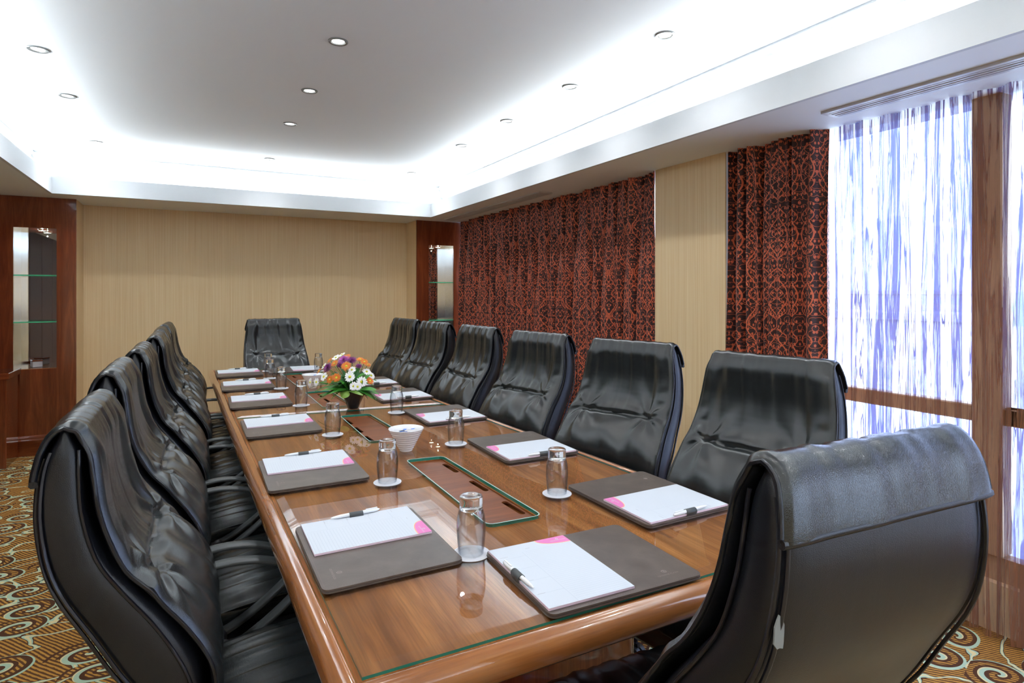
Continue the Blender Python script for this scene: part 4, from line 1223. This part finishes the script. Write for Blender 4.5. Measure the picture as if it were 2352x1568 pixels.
def make_flower(kind, pos, rad, idx):
    rs = random.Random(idx)
    nrm = (Vector((pos.x, pos.y, pos.z - .10)).normalized() * 1.0 + camdir * .75 + Vector((rs.uniform(-.2, .2), rs.uniform(-.2, .2), rs.uniform(-.1, .2)))).normalized()
    q = nrm.to_track_quat('Z', 'Y').to_matrix()
    def W(p): return tuple(pos + q @ Vector(p))
    nm = {'d': 'daisy', 'o': 'orange_chrysanthemum', 'p': 'purple_chrysanthemum', 'm': 'mauve_chrysanthemum'}[kind]
    mat = {'d': 'petw', 'o': 'peto', 'p': 'petp', 'm': 'petm'}[kind]
    b = MB()
    layers = {'d': [(13, 1.0, .16, 0, .25)], 'o': [(18, 1.0, .10, .02, .2), (16, .80, .10, .16, .2), (12, .58, .09, .30, .2)],
              'p': [(20, 1.0, .07, .0, .15), (18, .9, .07, .3, .15), (16, .72, .07, .6, .15), (10, .45, .07, .95, .15)]}
    layers['m'] = layers['p']
    for n_, L, wd, el, st in layers[kind]:
        for k in range(n_):
            a = 2 * math.pi * (k + rs.uniform(-.15, .15)) / n_ + el * 5; e = el + rs.uniform(-.06, .1); Lr = rad * L * rs.uniform(.9, 1.06); wr = rad * wd * 1.15
            ca, sa = math.cos(a), math.sin(a)
            pts = []
            for f_, ww, lift in ((st, .55, 0), (.65, 1.0, .05), (.92, .75, .03), (1.0, .25, 0)):
                r_ = Lr * f_ * math.cos(e); z = Lr * f_ * math.sin(e) + rad * lift
                for sd in (-1, 1): pts.append(W((r_ * ca - sd * wr * ww * sa, r_ * sa + sd * wr * ww * ca, z)))
            b.add(pts, [(0, 2, 3, 1), (2, 4, 5, 3), (4, 6, 7, 5)])
    fo = b.build(nm, M[mat], fl, smooth=60)
    if kind in 'do':
        c_ = MB(); rr = rad * .27
        vs = []; nn = 12
        for z, s_ in ((0, 1), (.35, .95), (.6, .6), (.66, .1)):
            for i in range(nn): a = 2 * math.pi * i / nn; vs.append(W((rr * s_ * math.cos(a), rr * s_ * math.sin(a), rr * z)))
        c_.add(vs, [(l_ * nn + i, l_ * nn + (i + 1) % nn, (l_ + 1) * nn + (i + 1) % nn, (l_ + 1) * nn + i) for l_ in range(3) for i in range(nn)] + [tuple(3 * nn + i for i in range(nn))])
        c_.build('flower_centre', M['cenY'], fo, smooth=60)
    s = MB(); p0 = Vector((pos.x * .2, pos.y * .2, .10)); p1 = pos - nrm * .004; pm = (p0 + p1) / 2 + Vector((0, 0, .015))
    s.tube([tuple(p0), tuple(pm), tuple(p1)], .0016, 6); s.build('stem', M['fern'], fo, smooth=60)
FLW = [('d', 700, 205, .02, 1.0), ('d', 840, 140, .05, .9), ('d', 430, 400, .02, .9), ('d', 125, 760, -.02, 1.0), ('d', 262, 755, -.04, 1.0), ('d', 430, 635, -.09, 1.05),
       ('d', 1060, 480, -.07, .9), ('d', 1015, 640, -.12, 1.2), ('d', 1395, 520, .0, 1.0), ('d', 1495, 610, .03, 1.0), ('d', 1280, 750, -.10, 1.2), ('d', 1100, 850, -.13, 1.0), ('d', 1190, 860, -.13, .9),
       ('o', 570, 265, .03, .8), ('o', 670, 340, -.05, .95), ('o', 935, 400, -.09, 1.15), ('o', 945, 190, .03, 1.05), ('o', 1250, 250, .02, .95), ('o', 1340, 300, .0, .9), ('o', 1415, 365, .02, .8),
       ('o', 320, 510, .03, .8), ('o', 565, 700, -.11, .95), ('o', 715, 655, -.12, 1.05), ('o', 1465, 730, -.03, 1.0),
       ('p', 525, 440, -.03, 1.35), ('m', 880, 265, -.02, 1.5), ('p', 1060, 270, .02, 1.2), ('p', 1215, 400, -.01, .8), ('p', 790, 370, -.03, .9)]
for i, (k, x, y, dd, s_) in enumerate(FLW):
    make_flower(k, frompix(700 + x / 9.8, 800 + y / 9.8, D0 + dd), .0245 * s_, i)
def frond(tip, base, wd, mat, nm, n=16, droop=.03):
    b = MB(); P0 = Vector(base); P1 = Vector(tip)
    d = (P1 - P0); side = d.cross(Vector((0, 0, 1))).normalized()
    def ax(t_): return P0 + d * t_ + Vector((0, 0, droop * 4 * t_ * (1 - t_)))
    b.tube([tuple(ax(k / 8)) for k in range(9)], .0009, 5)
    for k in range(1, n + 1):
        t_ = k / n; p = ax(t_); L = wd * math.sin(math.pi * min(1, t_ * .9 + .12)) ** .7
        for sd in (-1, 1):
            dr = (side * sd + d.normalized() * .45 + Vector((0, 0, -.18))).normalized(); q = p + dr * L; wv = d.normalized() * (d.length / n * .62)
            m_ = p + dr * L * .5
            b.add([tuple(p - wv * .5), tuple(m_ - wv), tuple(q), tuple(m_ + wv), tuple(p + wv * .5)], [(0, 1, 2), (0, 2, 4), (4, 2, 3)])
    b.build(nm, M[mat], fl)
C0 = (0, 0, .11)
for px, py, dd, wd in ((29, 120, -.06, .035), (22, 100, -.03, .03), (42, 112, -.1, .035), (60, 118, -.12, .022), (48, 85, -.10, .035), (172, 108, -.02, .03), (166, 120, -.05, .028), (145, 117, -.08, .018), (160, 88, .02, .03),
                      (35, 80, .04, .03), (165, 75, .07, .03), (90, 70, -.10, .03), (118, 62, -.06, .03), (78, 88, -.13, .03), (150, 60, .05, .03), (60, 60, .04, .03), (10, 92, .0, .02)):
    frond(frompix(700 + px, 800 + py, D0 + dd), C0, wd * 1.35, 'fern' if wd > .02 else 'fern2', 'fern_frond')
def leaf(tip, base, wd, mat, nm):
    P0 = Vector(base); P1 = Vector(tip); d = P1 - P0; side = d.cross(Vector((.2, -.3, 1))).normalized(); up = side.cross(d).normalized()
    def fn(u, v):
        w_ = wd * math.sin(math.pi * min(1, v * .92 + .04)) ** .8; s_ = (u * 2 - 1)
        return tuple(P0 + d * v + side * s_ * w_ + up * (.012 * math.sin(math.pi * v) - .25 * w_ * abs(s_)))
    b = MB(); b.grid(fn, 9, 14); b.build(nm, M[mat], fl, smooth=60)
for (bx, by, bd, tx, ty, td, wd, mt) in ((99, 97, -.075, 86, 113, -.10, .030, 'leafl'), (101, 97, -.075, 134, 107, -.09, .026, 'leafl'), (128, 94, -.07, 165, 94, -.05, .026, 'fern'), (110, 80, -.06, 137, 56, -.05, .018, 'fern'),
                                        (100, 85, -.04, 80, 40, -.03, .015, 'fern2'), (105, 80, -.03, 112, 42, .0, .016, 'fern2'), (105, 80, 0, 128, 38, .03, .018, 'fern'), (90, 90, -.08, 66, 80, -.1, .022, 'fern2'), (126, 90, -.11, 131, 70, -.12, .004, 'fern'), (95, 92, -.05, 62, 66, -.06, .022, 'fern2'), (98, 92, -.06, 88, 52, -.07, .022, 'fern2'), (105, 92, -.06, 108, 50, -.06, .020, 'fern'), (110, 92, -.06, 124, 52, -.05, .020, 'fern2'), (112, 92, -.05, 150, 60, -.03, .022, 'fern'), (100, 95, -.08, 78, 70, -.10, .022, 'fern'), (112, 95, -.08, 120, 72, -.11, .020, 'fern2'), (105, 94, -.09, 97, 72, -.12, .018, 'fern2'), (100, 94, -.06, 45, 88, -.05, .026, 'fern'),
        (98, 96, -.07, 33, 108, -.07, .020, 'fern'), (98, 92, -.08, 40, 96, -.09, .022, 'fern'), (96, 94, -.09, 55, 104, -.11, .018, 'fern'), (112, 94, -.06, 168, 104, -.04, .018, 'fern'), (112, 92, -.07, 158, 116, -.07, .014, 'fern'), (104, 92, -.02, 68, 52, .0, .02, 'fern2'), (104, 92, .0, 140, 48, .02, .02, 'fern2')):
    leaf(frompix(700 + tx, 800 + ty, D0 + td), frompix(700 + bx, 800 + by, D0 + bd), wd, mt, 'leaf')
